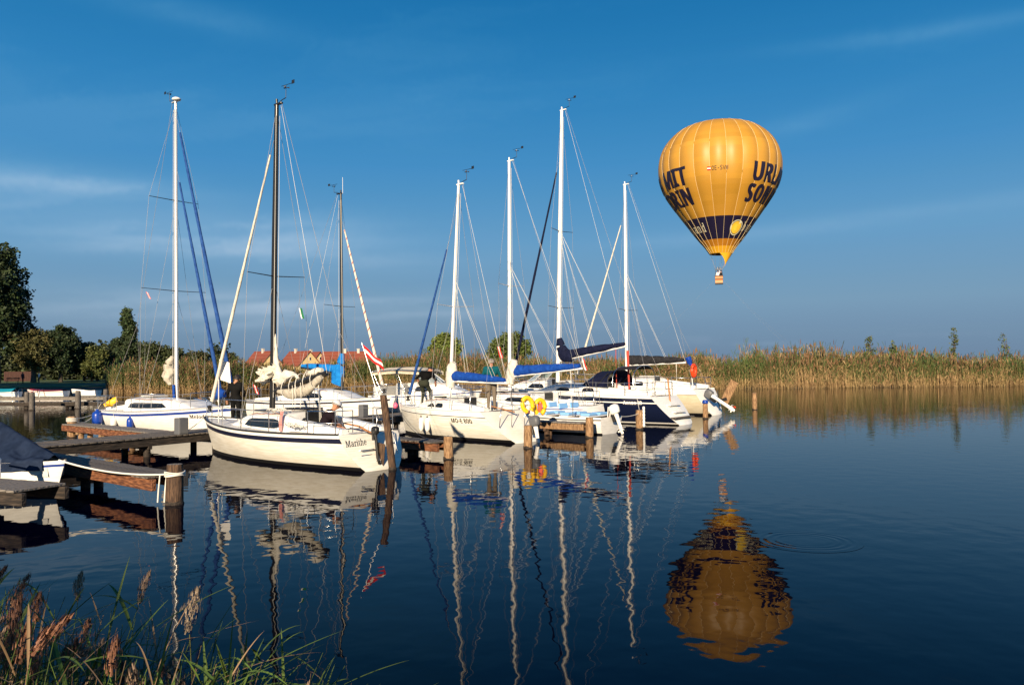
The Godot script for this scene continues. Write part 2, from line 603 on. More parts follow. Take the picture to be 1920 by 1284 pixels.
func make_reed_banks() -> void:
	var banks := [
		["tall dry reeds along the far bank behind the yachts and balloon reflection", [Vector3(100, 0, -80.5), Vector3(74, 0, -81.5), Vector3(52, 0, -82.4), Vector3(20, 0, -82), Vector3(12, 0, -85.5), Vector3(0, 0, -96.5), Vector3(-14, 0, -102.5), Vector3(-29, 0, -102.5)], 5200, 6.5, 3.05],
		["darker brown reeds standing before the trees behind the left yacht", [Vector3(-29, 0, -102.5), Vector3(-36, 0, -92.5), Vector3(-41, 0, -92), Vector3(-46, 0, -92.5), Vector3(-51, 0, -104), Vector3(-54, 0, -108)], 1500, 6.0, 3.3]]
	var pn := FastNoiseLite.new()
	pn.seed = 5
	pn.frequency = 0.13
	var at_top := FastNoiseLite.new()
	at_top.seed = 8
	at_top.frequency = 0.05
	for b in banks:
		var sets := [[], [], []]
		var cols := [[], [], []]
		var n: int = b[2]
		for i in n:
			var t := rng.randf()
			var p := along(b[1], t)
			var d: float = pow(rng.randf(), 1.5) * b[3]
			p += Vector3(rng.randf_range(-0.6, 0.6), 0.1, -d + sin(p.x * 0.8) * 0.25)
			var v := pn.get_noise_2d(p.x, p.z * 0.5)
			var k := 0 if v < -0.1 else (1 if v < 0.14 else 2)
			if rng.randf() < 0.15:
				k = 1
			var s: float = (rng.randf_range(0.6, 1.1) if rng.randf() < 0.9 else rng.randf_range(1.1, 1.32)) * (1.0 + at_top.get_noise_1d(p.x) * 0.42 + 0.12 * at_top.get_noise_1d(p.x * 6.0 + 50.0)) * (1.0 + d * 0.018)
			sets[k].append(Transform3D(Basis(Vector3.UP, rng.randf() * TAU).scaled(Vector3(1, s, 1)), p))
			var q := rng.randf_range(0.75, 1.2)
			cols[k].append(Color(q, q * rng.randf_range(0.92, 1.05), q))
		var o := Node3D.new()
		place(o, "reed_bed")
		o.set_meta("kind", "stuff")
		o.set_meta("label", b[0])
		for k in 3:
			var part := scatter("reeds", "", reed_clump(100 + k, [0.55, 0.85, 1.0][k], b[4]), sets[k], cols[k], o)
			part.set_meta("kind", "stuff")

# leaves as one mesh: each clump holds n leaf-sized faces
func leaf_cloud(at: Array, cols: Array, n: int, size: float, spread: float, sd: int) -> ArrayMesh:
	var r := RandomNumberGenerator.new()
	r.seed = sd
	var vs := PackedVector3Array()
	var ns := PackedVector3Array()
	var cs := PackedColorArray()
	var ix := PackedInt32Array()
	for i in at.size():
		var p: Vector3 = at[i]
		var col: Color = cols[i]
		for k in n:
			var c := p + Vector3(r.randf_range(-1, 1), r.randf_range(-1, 1), r.randf_range(-1, 1)) * spread
			var z := size * r.randf_range(0.65, 1.35)
			var u := Vector3(r.randf_range(-1, 1), r.randf_range(-0.6, 0.6), r.randf_range(-1, 1)).normalized() * z * 0.5
			var w := u.cross(Vector3(r.randf_range(-1, 1), r.randf_range(-1, 1), r.randf_range(-1, 1))).normalized() * z * 0.40
			var nn := u.cross(w).normalized()
			var q := r.randf_range(0.75, 1.25)
			var cc := Color(col.r * q, col.g * q, col.b * q)
			var b0 := vs.size()
			vs.append_array(PackedVector3Array([c - u, c + w, c + u, c - w]))
			ns.append_array(PackedVector3Array([nn, nn, nn, nn]))
			cs.append_array(PackedColorArray([cc, cc, cc, cc]))
			ix.append_array(PackedInt32Array([b0, b0 + 1, b0 + 2, b0, b0 + 2, b0 + 3]))
	var arr := []
	arr.resize(Mesh.ARRAY_MAX)
	arr[Mesh.ARRAY_VERTEX] = vs
	arr[Mesh.ARRAY_NORMAL] = ns
	arr[Mesh.ARRAY_COLOR] = cs
	arr[Mesh.ARRAY_INDEX] = ix
	var m := ArrayMesh.new()
	m.add_surface_from_arrays(Mesh.PRIMITIVE_TRIANGLES, arr)
	m.surface_set_material(0, mat("leaf"))
	return m

# lobes: [centre, radii] in metres above the foot; col: linear leaf colour
func tree(called: String, label: String, at: Vector3, high: float, lobes: Array, n: int, col: Color, leaf: Array, trunk_r := 0.25, group := "", turn := 0.0) -> Node3D:
	var o := thing(called, label, "tree", at, turn, group)
	var st := st_new()
	var fork := high * 0.3
	tube(st, [Vector3(0, -0.5, 0), Vector3(0.05, fork * 0.5, 0), Vector3(-0.05, fork, 0.05), Vector3(0.1, high * 0.62, 0), Vector3(0, high * 0.9, 0)], [trunk_r * 1.35, trunk_r, trunk_r * 0.85, trunk_r * 0.5, trunk_r * 0.1], 8)
	for l in lobes:
		var c: Vector3 = l[0]
		var s := Vector3(0, clampf(c.y * 0.55, fork * 0.6, high * 0.7), 0)
		tube(st, [s, s.lerp(c, 0.5) + Vector3(0, 0.05 * high, 0), c, c + (c - s).normalized() * l[1].x * 0.6], [trunk_r * 0.45, trunk_r * 0.3, trunk_r * 0.16, 0.02], 5)
		for k in 4:
			var d := Vector3(rng.randf_range(-1, 1), rng.randf_range(-0.2, 1), rng.randf_range(-1, 1)).normalized()
			tube(st, [c, c + d * l[1] * 0.55, c + d * l[1] * 0.98], [trunk_r * 0.16, trunk_r * 0.08, 0.012], 4)
	commit(st, "trunk", mat("bark"), o)
	var nz := FastNoiseLite.new()
	nz.seed = called.hash() + int(at.x * 10.0)
	nz.frequency = 1.6 / maxf(high * 0.22, 1.0)
	var total := 0.0
	for l in lobes:
		total += l[1].x * l[1].y
	var xfs := []
	var cols := []
	for l in lobes:
		var m := int(n * l[1].x * l[1].y / total)
		for i in m:
			var d := Vector3(rng.randfn(), rng.randfn(), rng.randfn()).normalized()
			var rad := pow(rng.randf(), 0.42)
			var p: Vector3 = l[0] + d * l[1] * rad * (1.0 + 0.28 * nz.get_noise_3dv((l[0] + d * l[1]) * 2.0))
			if nz.get_noise_3dv(p * 1.7) < -0.16 or p.y < 0.3:
				continue
			xfs.append(p)
			var q := rng.randf_range(0.7, 1.3)
			cols.append(Color(col.r * q * rng.randf_range(0.9, 1.15), col.g * q, col.b * q))
	var cr := MeshInstance3D.new()
	cr.mesh = leaf_cloud(xfs, cols, leaf[0], leaf[1], leaf[2], int(at.x * 7.0) + 1000)
	place(cr, "crown", o)
	return o

func blobs(r: RandomNumberGenerator, n: int, high: float, wide: float, low: float) -> Array:
	var out := []
	for i in n:
		var t := (i + 0.5) / n
		var y := lerpf(low, high * 0.9, t)
		var span := wide * sqrt(maxf(0.05, 1.0 - pow(absf(t * 2.0 - 0.85), 2.2) * 0.75))
		var a := i * 2.4 + r.randf()
		var off := span * r.randf_range(0.25, 0.6)
		var rad := span * r.randf_range(0.42, 0.62)
		out.append([Vector3(cos(a) * off, y, sin(a) * off), Vector3(rad, rad * 0.85, rad)])
	return out

func make_trees() -> void:
	var big := [7, 0.46, 0.42]
	var mid := [7, 0.34, 0.34]
	var tiny := [6, 0.19, 0.16]
	var r := RandomNumberGenerator.new()
	r.seed = 15
	var g := "trees around the lawn"
	tree("tall_tree", "tall dark tree cut by the left edge of the picture", Vector3(-82.6, 0.8, -128), 24.5, blobs(r, 15, 24.5, 6.4, 6.5), 5200, Color(0.026, 0.046, 0.014), big, 0.5, g)
	tree("broad_tree", "broad olive green tree with a pale trunk on the lawn", Vector3(-77.9, 0.8, -130), 9.2, blobs(r, 9, 9.2, 4.0, 3.4), 3000, Color(0.075, 0.075, 0.022), mid, 0.38, g)
	tree("conical_tree", "dark pointed tree right of the broad olive tree", Vector3(-75.2, 0.8, -133), 10.2, blobs(r, 9, 10.2, 3.6, 2.6), 3200, Color(0.022, 0.040, 0.012), mid, 0.3, g)
	var row := [
		["dark ragged tree behind the red rowing boat", -75.0, -140, 7.4, 2.6, Color(0.030, 0.045, 0.014)],
		["pointed dark tree left of the poplar, third from it", -72.6, -138, 7.2, 2.2, Color(0.040, 0.060, 0.016)],
		["bushy yellow green tree at the edge of the lawn", -70.2, -135, 6.2, 2.8, Color(0.070, 0.085, 0.020)],
		["dark round tree close left of the tall poplar", -70.6, -143, 7.8, 2.6, Color(0.026, 0.042, 0.013)],
		["dark bushy tree at the foot of the poplar", -67.6, -139, 8.0, 3.2, Color(0.026, 0.044, 0.014)],
		["low green tree right of the poplar", -64.0, -140, 7.2, 3.4, Color(0.040, 0.056, 0.018)],
		["low dark tree behind the mast with two blue furled sails", -60.5, -141, 6.4, 3.0, Color(0.036, 0.050, 0.016)],
		["low bush right of the twin blue forestays", -55.5, -139, 5.2, 3.0, Color(0.050, 0.055, 0.018)],
		["dark bush left of the first red roofed house", -49.5, -137, 4.6, 2.6, Color(0.046, 0.055, 0.018)]]
	for a in row:
		tree("lakeside_tree", a[0], Vector3(a[1], 0.8, a[2]), a[3], blobs(r, 7, a[3], a[4], 1.4), 1700, a[5], mid, 0.2, g)
	var pl := []
	for i in 9:
		pl.append([Vector3(r.randf_range(-0.4, 0.4), 2.0 + i * 1.2, r.randf_range(-0.4, 0.4)), Vector3(1.2 - absf(i - 4.0) * 0.09, 1.3, 1.2 - absf(i - 4.0) * 0.09)])
	tree("poplar", "slender columnar poplar rising above the other trees", Vector3(-67.2, 0.8, -140), 13.2, pl, 2600, Color(0.034, 0.058, 0.018), mid, 0.25, g)
	# the wood that closes the view behind the lawn
	var wp := []
	var wc := []
	for i in 4300:
		var x := r.randf_range(-132.0, -61.0)
		var hh := 5.4 + 2.4 * sin(x * 0.35) * sin(x * 0.13 + 1.0) + 1.0 * sin(x * 1.3)
		var z := -162.0 - r.randf_range(0.0, 9.0) + (x + 42.0) * 0.05
		wp.append(Vector3(x, 0.8 + hh * pow(r.randf(), 0.7), z))
		var q := r.randf_range(0.6, 1.3)
		wc.append(Color(0.034 * q, 0.046 * q, 0.015 * q))
	var wood := MeshInstance3D.new()
	wood.mesh = leaf_cloud(wp, wc, 5, 0.75, 0.7, 77)
	place(wood, "distant_wood")
	wood.set_meta("kind", "stuff")
	wood.set_meta("label", "dark wood closing the view behind the lawn")
	# unseen tall trees added left of the picture to throw shade over the lawn
	for k in 7:
		tree("shade_tree", "unseen tall tree added left of the picture to shade the lawn", Vector3(-58.5 - k * 5.4, 0.8, -58.0 - k * 1.6), 27.0, blobs(r, 9, 27.0, 4.6, 5.0), 330, Color(0.03, 0.05, 0.016), [5, 1.35, 0.9], 0.5, "unseen shade trees added outside the left edge")
	tree("shade_tree", "unseen tree added behind the camera to shade the near reeds", Vector3(-8.4, 0.9, 15.5), 8.6, blobs(r, 9, 8.6, 3.4, 3.6), 620, Color(0.04, 0.06, 0.018), [6, 0.42, 0.4], 0.3)  # out of view, added so its shade dims the near reeds
	# willows and saplings in the reeds
	tree("willow", "light green tree in the reeds behind the white mast with blue furled jib", Vector3(-10.2, 0.5, -120), 7.6, blobs(r, 9, 7.6, 2.7, 2.6), 1300, Color(0.115, 0.155, 0.030), mid, 0.16, "round trees in the reeds")
	tree("willow", "round dense green tree in the reeds behind the tall navy forestay", Vector3(-0.2, 0.5, -120), 7.3, blobs(r, 10, 7.3, 3.3, 2.6), 2600, Color(0.075, 0.105, 0.022), mid, 0.16, "round trees in the reeds")
	var sap := [
		[38.8, -86.5, 5.6, 0.7, 95, "tallest leafy sapling in the reeds right of the balloon"],
		[41.2, -86.5, 4.7, 0.75, 130, "short bushy sapling in the reeds, second right of the balloon"],
		[47.6, -86.0, 6.2, 0.5, 105, "slim sapling with a bare top in the reeds, third right of the balloon"],
		[53.2, -86.0, 5.7, 0.75, 60, "sparse sapling in the reeds nearest the right edge"]]
	for a in sap:
		var lb := []
		for i in 6:
			lb.append([Vector3(r.randf_range(-0.3, 0.3) * a[3], a[2] * (0.45 + 0.085 * i), r.randf_range(-0.3, 0.3)), Vector3(a[3] * (1.0 - 0.12 * i), 0.5, a[3] * (1.0 - 0.12 * i))])
		tree("sapling", a[5], Vector3(a[0], 0.4, a[1]), a[2], lb, a[4], Color(0.075, 0.10, 0.028), tiny, 0.05, "saplings in the reeds")

# a gabled house: ridge along local x, gables at both ends
func house(label: String, at: Vector3, yaw: float, len: float, wide: float, wall: float, roof: float, stacks: Array, window: bool) -> void:
	var o := thing("house", label, "house", at, yaw, "red roofed houses behind the reeds")
	var hl := len / 2
	var hw := wide / 2
	var st := st_new()
	for s in [-1.0, 1.0]:
		quad(st, Vector3(-hl, 0, s * hw), Vector3(hl, 0, s * hw), Vector3(hl, wall, s * hw), Vector3(-hl, wall, s * hw))
		quad(st, Vector3(s * hl, 0, -hw), Vector3(s * hl, 0, hw), Vector3(s * hl, wall, hw), Vector3(s * hl, wall, -hw))
		tri(st, Vector3(s * hl, wall, -hw), Vector3(s * hl, wall, hw), Vector3(s * hl, wall + roof - 0.12, 0))
	commit(st, "wall", mat("plaster_yellow"), o)
	var rf := Node3D.new()
	place(rf, "roof", o)
	var slope := sqrt(hw * hw + roof * roof)
	var nrow := 9
	var tile_mats := [tri_mat("roof_tile", ntex(0.05, lin(0.14, 0.030, 0.016), lin(0.25, 0.062, 0.034), 31, 4), Vector3(0.4, 0.4, 0.4), 0.85), tri_mat("roof_tile_worn", ntex(0.05, lin(0.16, 0.04, 0.022), lin(0.27, 0.08, 0.045), 32, 4), Vector3(0.4, 0.4, 0.4), 0.85)]
	for s in [-1.0, 1.0]:
		for i in nrow:
			var f := (i + 0.5) / nrow
			var c := Vector3(0, wall + roof * (1.0 - f), s * hw * f)
			var bs := Basis(Vector3.RIGHT, s * atan2(roof, hw))
			var t := st_new()
			box(t, c + bs * Vector3(0, 0.07 + 0.02 * (i % 2), 0), Vector3(len + 0.5, 0.09, slope / nrow + 0.10), 0.0, bs * Basis(Vector3.RIGHT, s * 0.06))
			commit(t, "tile_course", tile_mats[i % 2], rf)
	var rt := st_new()
	tube(rt, [Vector3(-hl - 0.3, wall + roof + 0.1, 0), Vector3(hl + 0.3, wall + roof + 0.1, 0)], 0.14, 6)
	commit(rt, "ridge", tile_mats[0], rf)
	for x in stacks:
		var ch := st_new()
		box(ch, Vector3(x, wall + roof + 0.1, 0.3), Vector3(0.75, 1.5, 0.6), 0.02)
		box(ch, Vector3(x, wall + roof + 0.92, 0.3), Vector3(0.95, 0.14, 0.8), 0.02)
		commit(ch, "chimney", mat("plaster_grey"), o)
	if window:
		var wn := st_new()
		box(wn, Vector3(hl + 0.03, wall + roof * 0.52, 0), Vector3(0.08, 0.95, 0.62), 0.02)
		var f := commit(wn, "window", mat("white_paint"), o)
		var pn := st_new()
		box(pn, Vector3(hl + 0.07, wall + roof * 0.52, 0), Vector3(0.04, 0.78, 0.46))
		commit(pn, "pane", mat("tinted_glass"), f)

func make_houses() -> void:
	var yaw := deg_to_rad(-42.0)
	house("yellow gabled house with dark red roof, leftmost behind the reeds", Vector3(-73.2, 0.8, -235), yaw, 9.5, 8.0, 2.7, 4.4, [0.3], true)
	house("yellow gabled house with red roof just right of the black mast", Vector3(-62.5, 0.8, -235), yaw, 10.5, 8.4, 2.6, 4.4, [-1.6], true)
	house("small yellow gable peeping out behind the second house", Vector3(-62.3, 0.8, -247), yaw, 10.0, 7.0, 3.1, 3.9, [0.6], true)
	house("long low house with bright red roof behind the big flag", Vector3(-49.0, 0.8, -236), deg_to_rad(3.0), 13.5, 9.0, 2.6, 4.2, [-0.3, 3.6], false)

# ---------------------------------------------------------------- piers
func pile(label: String, at: Vector3, top: float, r: float, m: String, group := "mooring piles", lean := Vector3.ZERO) -> Node3D:
	var o := thing("mooring_pile", label, "post", Vector3(at.x, -0.8, at.z), rng.randf() * TAU, group)
	var st := st_new()
	var n := 9
	var rows := []
	for i in n:
		var f := float(i) / (n - 1)
		var row := []
		var c := Basis(Vector3.UP, -o.rotation.y) * lean * f + Vector3(0, (top + 0.8) * f, 0)
		for k in 10:
			var a := -TAU * k / 10
			var rr := r * (1.06 - 0.08 * f) * (1.0 + 0.05 * sin(k * 2.0 + f * 6.0))
			if i == n - 1:
				rr *= 0.93
			row.append(c + Vector3(cos(a) * rr, 0, sin(a) * rr))
		rows.append(row)
	sheet(st, rows, true, 1)
	commit(st, "shaft", mat(m), o)
	var wet := st_new()
	var wr := []
	for i in 3:
		var row := []
		var f: float = [0.62, 0.8, 0.85][i] / (top + 0.8)
		var c := Basis(Vector3.UP, -o.rotation.y) * lean * f + Vector3(0, (top + 0.8) * f, 0)
		for k in 10:
			var a := -TAU * k / 10
			row.append(c + Vector3(cos(a), 0, sin(a)) * (r * 1.12 if i < 2 else r * 1.09) + Vector3(0, 0.03 * sin(k * 1.7) if i == 2 else 0.0, 0))
		wr.append(row)
	sheet(wet, wr, true, 1)
	commit(wet, "wet_foot", mat("wood_dark"), o)
	var cp := st_new()
	var last: Array = rows[n - 1]
	var cc := Vector3.ZERO
	for p in last:
		cc += p / 10.0
	for k in 10:
		tri(cp, cc + Vector3(0, 0.012, 0), last[(k + 1) % 10], last[k])
	commit(cp, "end_grain", mat("wood_pale"), o)
	return o

# a walkway of cross planks on beams and stub piles, from a to b (points on its middle line), top at h
func walkway(called: String, label: String, a: Vector3, b: Vector3, wide: float, h: float, plank: float, deck: String, beam: String, stub: String, stubs: Array) -> Node3D:
	var d := b - a
	var len := d.length()
	var o := thing(called, label, "jetty", Vector3(a.x, 0, a.z), yaw_of(d), "wooden jetties")
	var n := int(len / plank)
	var shapes := []
	for v in 4:
		var st := st_new()
		box(st, Vector3.ZERO, Vector3(plank - 0.012 - 0.004 * v, 0.04, wide + [0.0, 0.02, -0.015, 0.01][v]), 0.005)
		st.generate_normals()
		var m := st.commit()
		m.surface_set_material(0, mat(deck))
		shapes.append(m)
	for i in n:
		var mi := MeshInstance3D.new()
		mi.mesh = shapes[rng.randi() % 4]
		place(mi, "plank", o)
		mi.position = Vector3((i + 0.5) * plank, h - 0.02 + rng.randf_range(-0.004, 0.004), rng.randf_range(-0.012, 0.012))
		mi.rotation.y = rng.randf_range(-0.006, 0.006)
	for s in [-1.0, 1.0]:
		var st := st_new()
		box(st, Vector3(len / 2, h - 0.155, s * (wide / 2 - 0.09)), Vector3(len, 0.21, 0.09), 0.008)
		commit(st, "beam", mat(beam), o)
	for x in stubs:
		for s in [-1.0, 1.0]:
			var st := st_new()
			tube(st, [Vector3(x, -0.9, s * (wide / 2 - 0.22)), Vector3(x, h - 0.05, s * (wide / 2 - 0.22))], [0.1, 0.095], 9)
			commit(st, "support", mat(stub), o)
		var cb := st_new()
		box(cb, Vector3(x, h - 0.30, 0), Vector3(0.12, 0.10, wide - 0.1), 0.01)
		commit(cb, "cross_beam", mat(stub), o)
	return o

func make_piers() -> void:
	var pd := Vector3(0.53, 0, -0.848)
	var pn := Vector3(-0.848, 0, -0.53)
	var p0 := Vector3(-11.15, 0, -22.5)
	walkway("jetty", "long dark walkway running from the covered boat to the cream yacht's bow", p0 - pd * 8.0, p0 + pd * 3.4, 1.5, 0.56, 0.2, "wood_weathered", "wood_dark", "wood_dark", [1.0, 4.4, 8.6, 10.9])
	walkway("jetty", "far stretch of the walkway behind the cream yacht", p0 + pd * 3.42, p0 + pd * 13.5, 1.5, 0.56, 0.2, "wood_weathered", "wood_dark", "wood_dark", [2.0, 5.0, 8.0])
	walkway("jetty", "narrow finger jetty with an orange side beam beside the white yacht with blue fenders", p0 + pd * 2.2 + pn * 0.78, Vector3(-16.5, 0, -29.9), 0.75, 0.52, 0.2, "wood_pale", "wood_red", "wood_pile", [2.2, 4.4, 6.4])
	walkway("jetty", "finger jetty with a rusty brown beam and roped post in front of the cream yacht", Vector3(-11.6, 0, -19.2), Vector3(-6.35, 0, -14.75), 0.7, 0.5, 0.2, "wood_weathered", "wood_red", "wood_dark", [3.6])
	walkway("jetty", "pale plank jetty at the left edge in front of the covered boat", Vector3(-13.6, 0, -15.9), Vector3(-7.8, 0, -13.4), 0.95, 0.5, 0.2, "wood_pale", "wood_dark", "wood_dark", [1.6, 4.6])
	walkway("jetty", "finger jetty between the cream yacht's stern and the white yacht with two fenders", Vector3(-7.2, 0, -26.9), Vector3(-1.85, 0, -21.55), 0.6, 0.44, 0.2, "wood_weathered", "wood_red", "wood_dark", [3.0, 6.2])
	walkway("jetty", "finger jetty with a tan beam beside the small open boat", Vector3(-3.1, 0, -32.1), Vector3(2.55, 0, -27.55), 0.6, 0.5, 0.2, "wood_pale", "wood_pile", "wood_pile_dark", [3.0, 5.6])
	pile("dark bark-covered mooring post with a white rope round it at the front jetty", Vector3(-6.15, 0, -14.58), 0.72, 0.15, "wood_pile_dark")
	pile("short pale post with rope coils at the end of the orange beamed jetty", Vector3(-16.35, 0, -29.7), 0.78, 0.16, "wood_pile")
	pile("slanting dark pole standing at the cream yacht's stern", Vector3(-2.80, 0, -19.25), 1.78, 0.088, "wood_pile_dark", "mooring piles", Vector3(-0.30, 0, 0.05))
	pile("thick tan post right of the cream yacht's stern", Vector3(-1.72, 0, -21.35), 0.60, 0.13, "wood_pile")
	pile("tall tan post in front of the white yacht's outboard motor", Vector3(0.45, 0, -24.04), 0.68, 0.13, "wood_pile")
	pile("tan post at the stern of the small open boat", Vector3(2.62, 0, -27.4), 0.68, 0.14, "wood_pile")
	pile("tan post with a white strip before the navy yacht", Vector3(4.85, 0, -30.7), 0.74, 0.14, "wood_pile")
	pile("slim tan post with a blue cap before the beige yacht", Vector3(8.78, 0, -36.5), 0.68, 0.12, "wood_pile")
	pile("lone tan post in open water right of the beige yacht", Vector3(13.15, 0, -43.5), 0.92, 0.13, "wood_pile")
	# quiet jetties far left
	walkway("jetty", "low grey jetty far left behind the stern of the white yacht", Vector3(-52.0, 0, -57.5), Vector3(-22.0, 0, -53.5), 1.0, 0.42, 0.25, "wood_weathered", "wood_dark", "wood_dark", [4.0, 10.0, 16.0, 22.0, 28.0])
	walkway("jetty", "pale low jetty far left before the red rowing boats", Vector3(-60.0, 0, -67.5), Vector3(-31.5, 0, -63.0), 1.1, 0.5, 0.25, "wood_pale", "wood_pale", "wood_pile_grey", [3.0, 9.0, 15.0, 21.0, 27.0])
	for a in [["grey post of the far jetty at the left edge", -31.0, -51.6, 1.15], ["grey post of the far jetty, middle one of three", -28.9, -53.2, 1.2], ["thin grey post of the far jetty near the left edge", -33.4, -55.0, 1.1], ["grey post far left nearest the white yacht's stern", -29.8, -58.6, 1.15]]:
		pile(a[0], Vector3(a[1], 0, a[2]), a[3], 0.17, "wood_pile_grey", "grey posts of the far jetties")
	# small fittings on the piers
	var cap := st_new()
	lathe(cap, [Vector2(0.0, 0.13), Vector2(0.10, 0.12), Vector2(0.135, 0.06), Vector2(0.14, -0.04), Vector2(0.0, -0.04)], 12)
	tag(commit(cap, "post_cap", mat("plastic_blue"), null, Vector3(8.78, 0.73, -36.5)), "blue cap on the slim post before the beige yacht", "cap")
	var strip := thing("fender_strip", "white scalloped fender strip on the post before the navy yacht", "fender", Vector3(5.01, 0.1, -30.62))
	var ss := st_new()
	var pr := []
	for i in 22:
		pr.append(Vector2(0.035 + 0.02 * absf(sin(i * 0.9)), i * 0.037))
	lathe(ss, pr, 8)
	commit(ss, "strip", mat("plastic_white"), strip)
	var bx := thing("power_box", "grey metal power box standing on the walkway beside the white yacht", "box", Vector3(-9.75, 0.56, -23.55), yaw_of(pd))
	var s1 := st_new()
	box(s1, Vector3(0, 0.24, 0), Vector3(0.32, 0.48, 0.24), 0.012)
	commit(s1, "cabinet", mat("plastic_grey"), bx)
	var s2 := st_new()
	box(s2, Vector3(0.0, 0.24, 0.124), Vector3(0.27, 0.41, 0.012), 0.004)
	commit(s2, "door", mat("plastic_grey"), bx)
	var b2 := thing("power_box", "grey power box behind the cream yacht's stern rail", "box", p0 + pd * 10.1 + Vector3(0.0, 0.56, 0.0), yaw_of(pd))
	for c in [bx.get_node("cabinet"), bx.get_node("door")]:
		var k: Node = c.duplicate()
		b2.add_child(k)
		k.name = String(c.name)

# ---------------------------------------------------------------- yachts
# local axes of a boat: +x to the bow, y up from the waterline, +z to starboard
class Hull:
	var len: float
	var beam: float
	var bow: float
	var mid: float
	var stern: float
	var tuck: float          # half width at the stern over half the beam
	var rake_bow: float
	var rake_stern: float    # how far the foot of the transom stands aft of its top
	var keel := -0.42
	var full := 2.4
	func sheer(s: float) -> float:
		return lerpf(stern, bow, s * s * 0.75 + s * 0.25) - mid * sin(PI * s)
	func plan(s: float) -> float:
		if s < 0.42:
			return lerpf(tuck, 1.0, sin(s / 0.42 * PI * 0.5))
		return pow(maxf(0.0, cos((s - 0.42) / 0.58 * PI * 0.5)), 0.80)
	func foot(s: float) -> float:
		return lerpf(keel, -0.26, pow(maxf(0.0, (0.28 - s) / 0.28), 1.5)) if s < 0.28 else lerpf(keel, -0.25, pow(maxf(0.0, (s - 0.7) / 0.3), 2.0))
	# point on the side at station s and height y; side -1 port, 1 starboard; out pushes it off the skin
	func at(s: float, y: float, side: float, out := 0.0) -> Vector3:
		var top := sheer(s)
		var t := clampf((top - y) / (top - foot(s)), 0.0, 1.0)
		var p := lerpf(full, 1.35, pow(s, 1.6))
		var z := beam * 0.5 * plan(s) * pow(1.0 - pow(t, p), 0.75) * (1.0 - 0.03 * sin(t * PI))
		var x := lerpf(-len * 0.5, len * 0.5, s)
		x -= rake_bow * pow(s, 5.0) * t
		x -= rake_stern * pow(1.0 - s, 8.0) * minf(t * 1.25, 1.0)
		return Vector3(x, y, side * (z + out))
	func deck(s: float, f: float, up := 0.0) -> Vector3:
		var e := at(s, sheer(s), 1.0)
		return Vector3(e.x, e.y - 0.03 + 0.07 * (1.0 - f * f) * plan(s) + up, e.z * f)

func hull_band(h: Hull, called: String, m: Material, top: Callable, low: Callable, rows: int, parent: Node, out := 0.0, s0 := 0.0, s1 := 1.0, n := 40) -> void:
	var st := st_new()
	for side in [-1.0, 1.0]:
		var grid := []
		for i in n + 1:
			var s := lerpf(s0, s1, 1.0 - pow(1.0 - float(i) / n, 1.35))
			var row := []
			for k in rows + 1:
				row.append(h.at(s, lerpf(top.call(s), low.call(s), float(k) / rows), side, out))
			if side < 0:
				row.reverse()
			grid.append(row)
		sheet(st, grid, false, 1 if side > 0 else 2)
	commit(st, called, m, parent)

func rod(o: Node, called: String, m: String, pts: Array, r, n := 5) -> MeshInstance3D:
	var st := st_new()
	tube(st, pts, r, n)
	return commit(st, called, mat(m), o)

# cloth bundled along a line: lumpy elliptical section
func bundle(o: Node, called: String, m: String, pts: Array, r: Array, sd: int, lump := 0.12, n := 12) -> void:
	var nz := FastNoiseLite.new()
	nz.seed = sd
	nz.frequency = 1.3
	var fine := []
	var rad := []
	for i in pts.size() - 1:
		for k in 5:
			var f := k / 5.0
			fine.append(pts[i].lerp(pts[i + 1], f))
			rad.append(r[i].lerp(r[i + 1], f))
	fine.append(pts[-1])
	rad.append(r[-1])
	var rows := []
	for i in fine.size():
		var d: Vector3 = fine[mini(i + 1, fine.size() - 1)] - fine[maxi(i - 1, 0)]
		var row := []
		var c: Vector3 = fine[i]
		for p in ring(c, d, rad[i], n):
			row.append(c + (p - c) * (1.0 + lump * 2.0 * nz.get_noise_3dv(p * 2.2) + lump * nz.get_noise_3dv(p * 7.0)))
		rows.append(row)
	var st := st_new()
	sheet(st, rows, true, 1)
	st.set_smooth_group(-1)
	for k in n:
		tri(st, fine[0], rows[0][k], rows[0][(k + 1) % n])
		tri(st, fine[-1], rows[-1][(k + 1) % n], rows[-1][k])
	commit(st, called, mat(m), o)

func wind_vane(o: Node, p: Vector3, m := "plastic_black") -> void:
	var st := st_new()
	tube(st, [p, p + Vector3(-0.12, 0.05, 0), p + Vector3(-0.32, 0.08, 0)], 0.012, 5)
	tube(st, [p + Vector3(-0.32, 0.08, 0), p + Vector3(-0.33, 0.42, 0)], 0.009, 5)
	tube(st, [p + Vector3(-0.60, 0.43, 0.02), p + Vector3(-0.12, 0.44, 0)], 0.008, 4)
	box(st, p + Vector3(-0.62, 0.46, 0.02), Vector3(0.12, 0.10, 0.008))
	for k in 3:
		var a := TAU * k / 3
		tube(st, [p + Vector3(-0.33, 0.36, 0), p + Vector3(-0.33 + cos(a) * 0.09, 0.36, sin(a) * 0.09)], [0.006, 0.022], 5)
	commit(st, "wind_vane", mat(m), o)

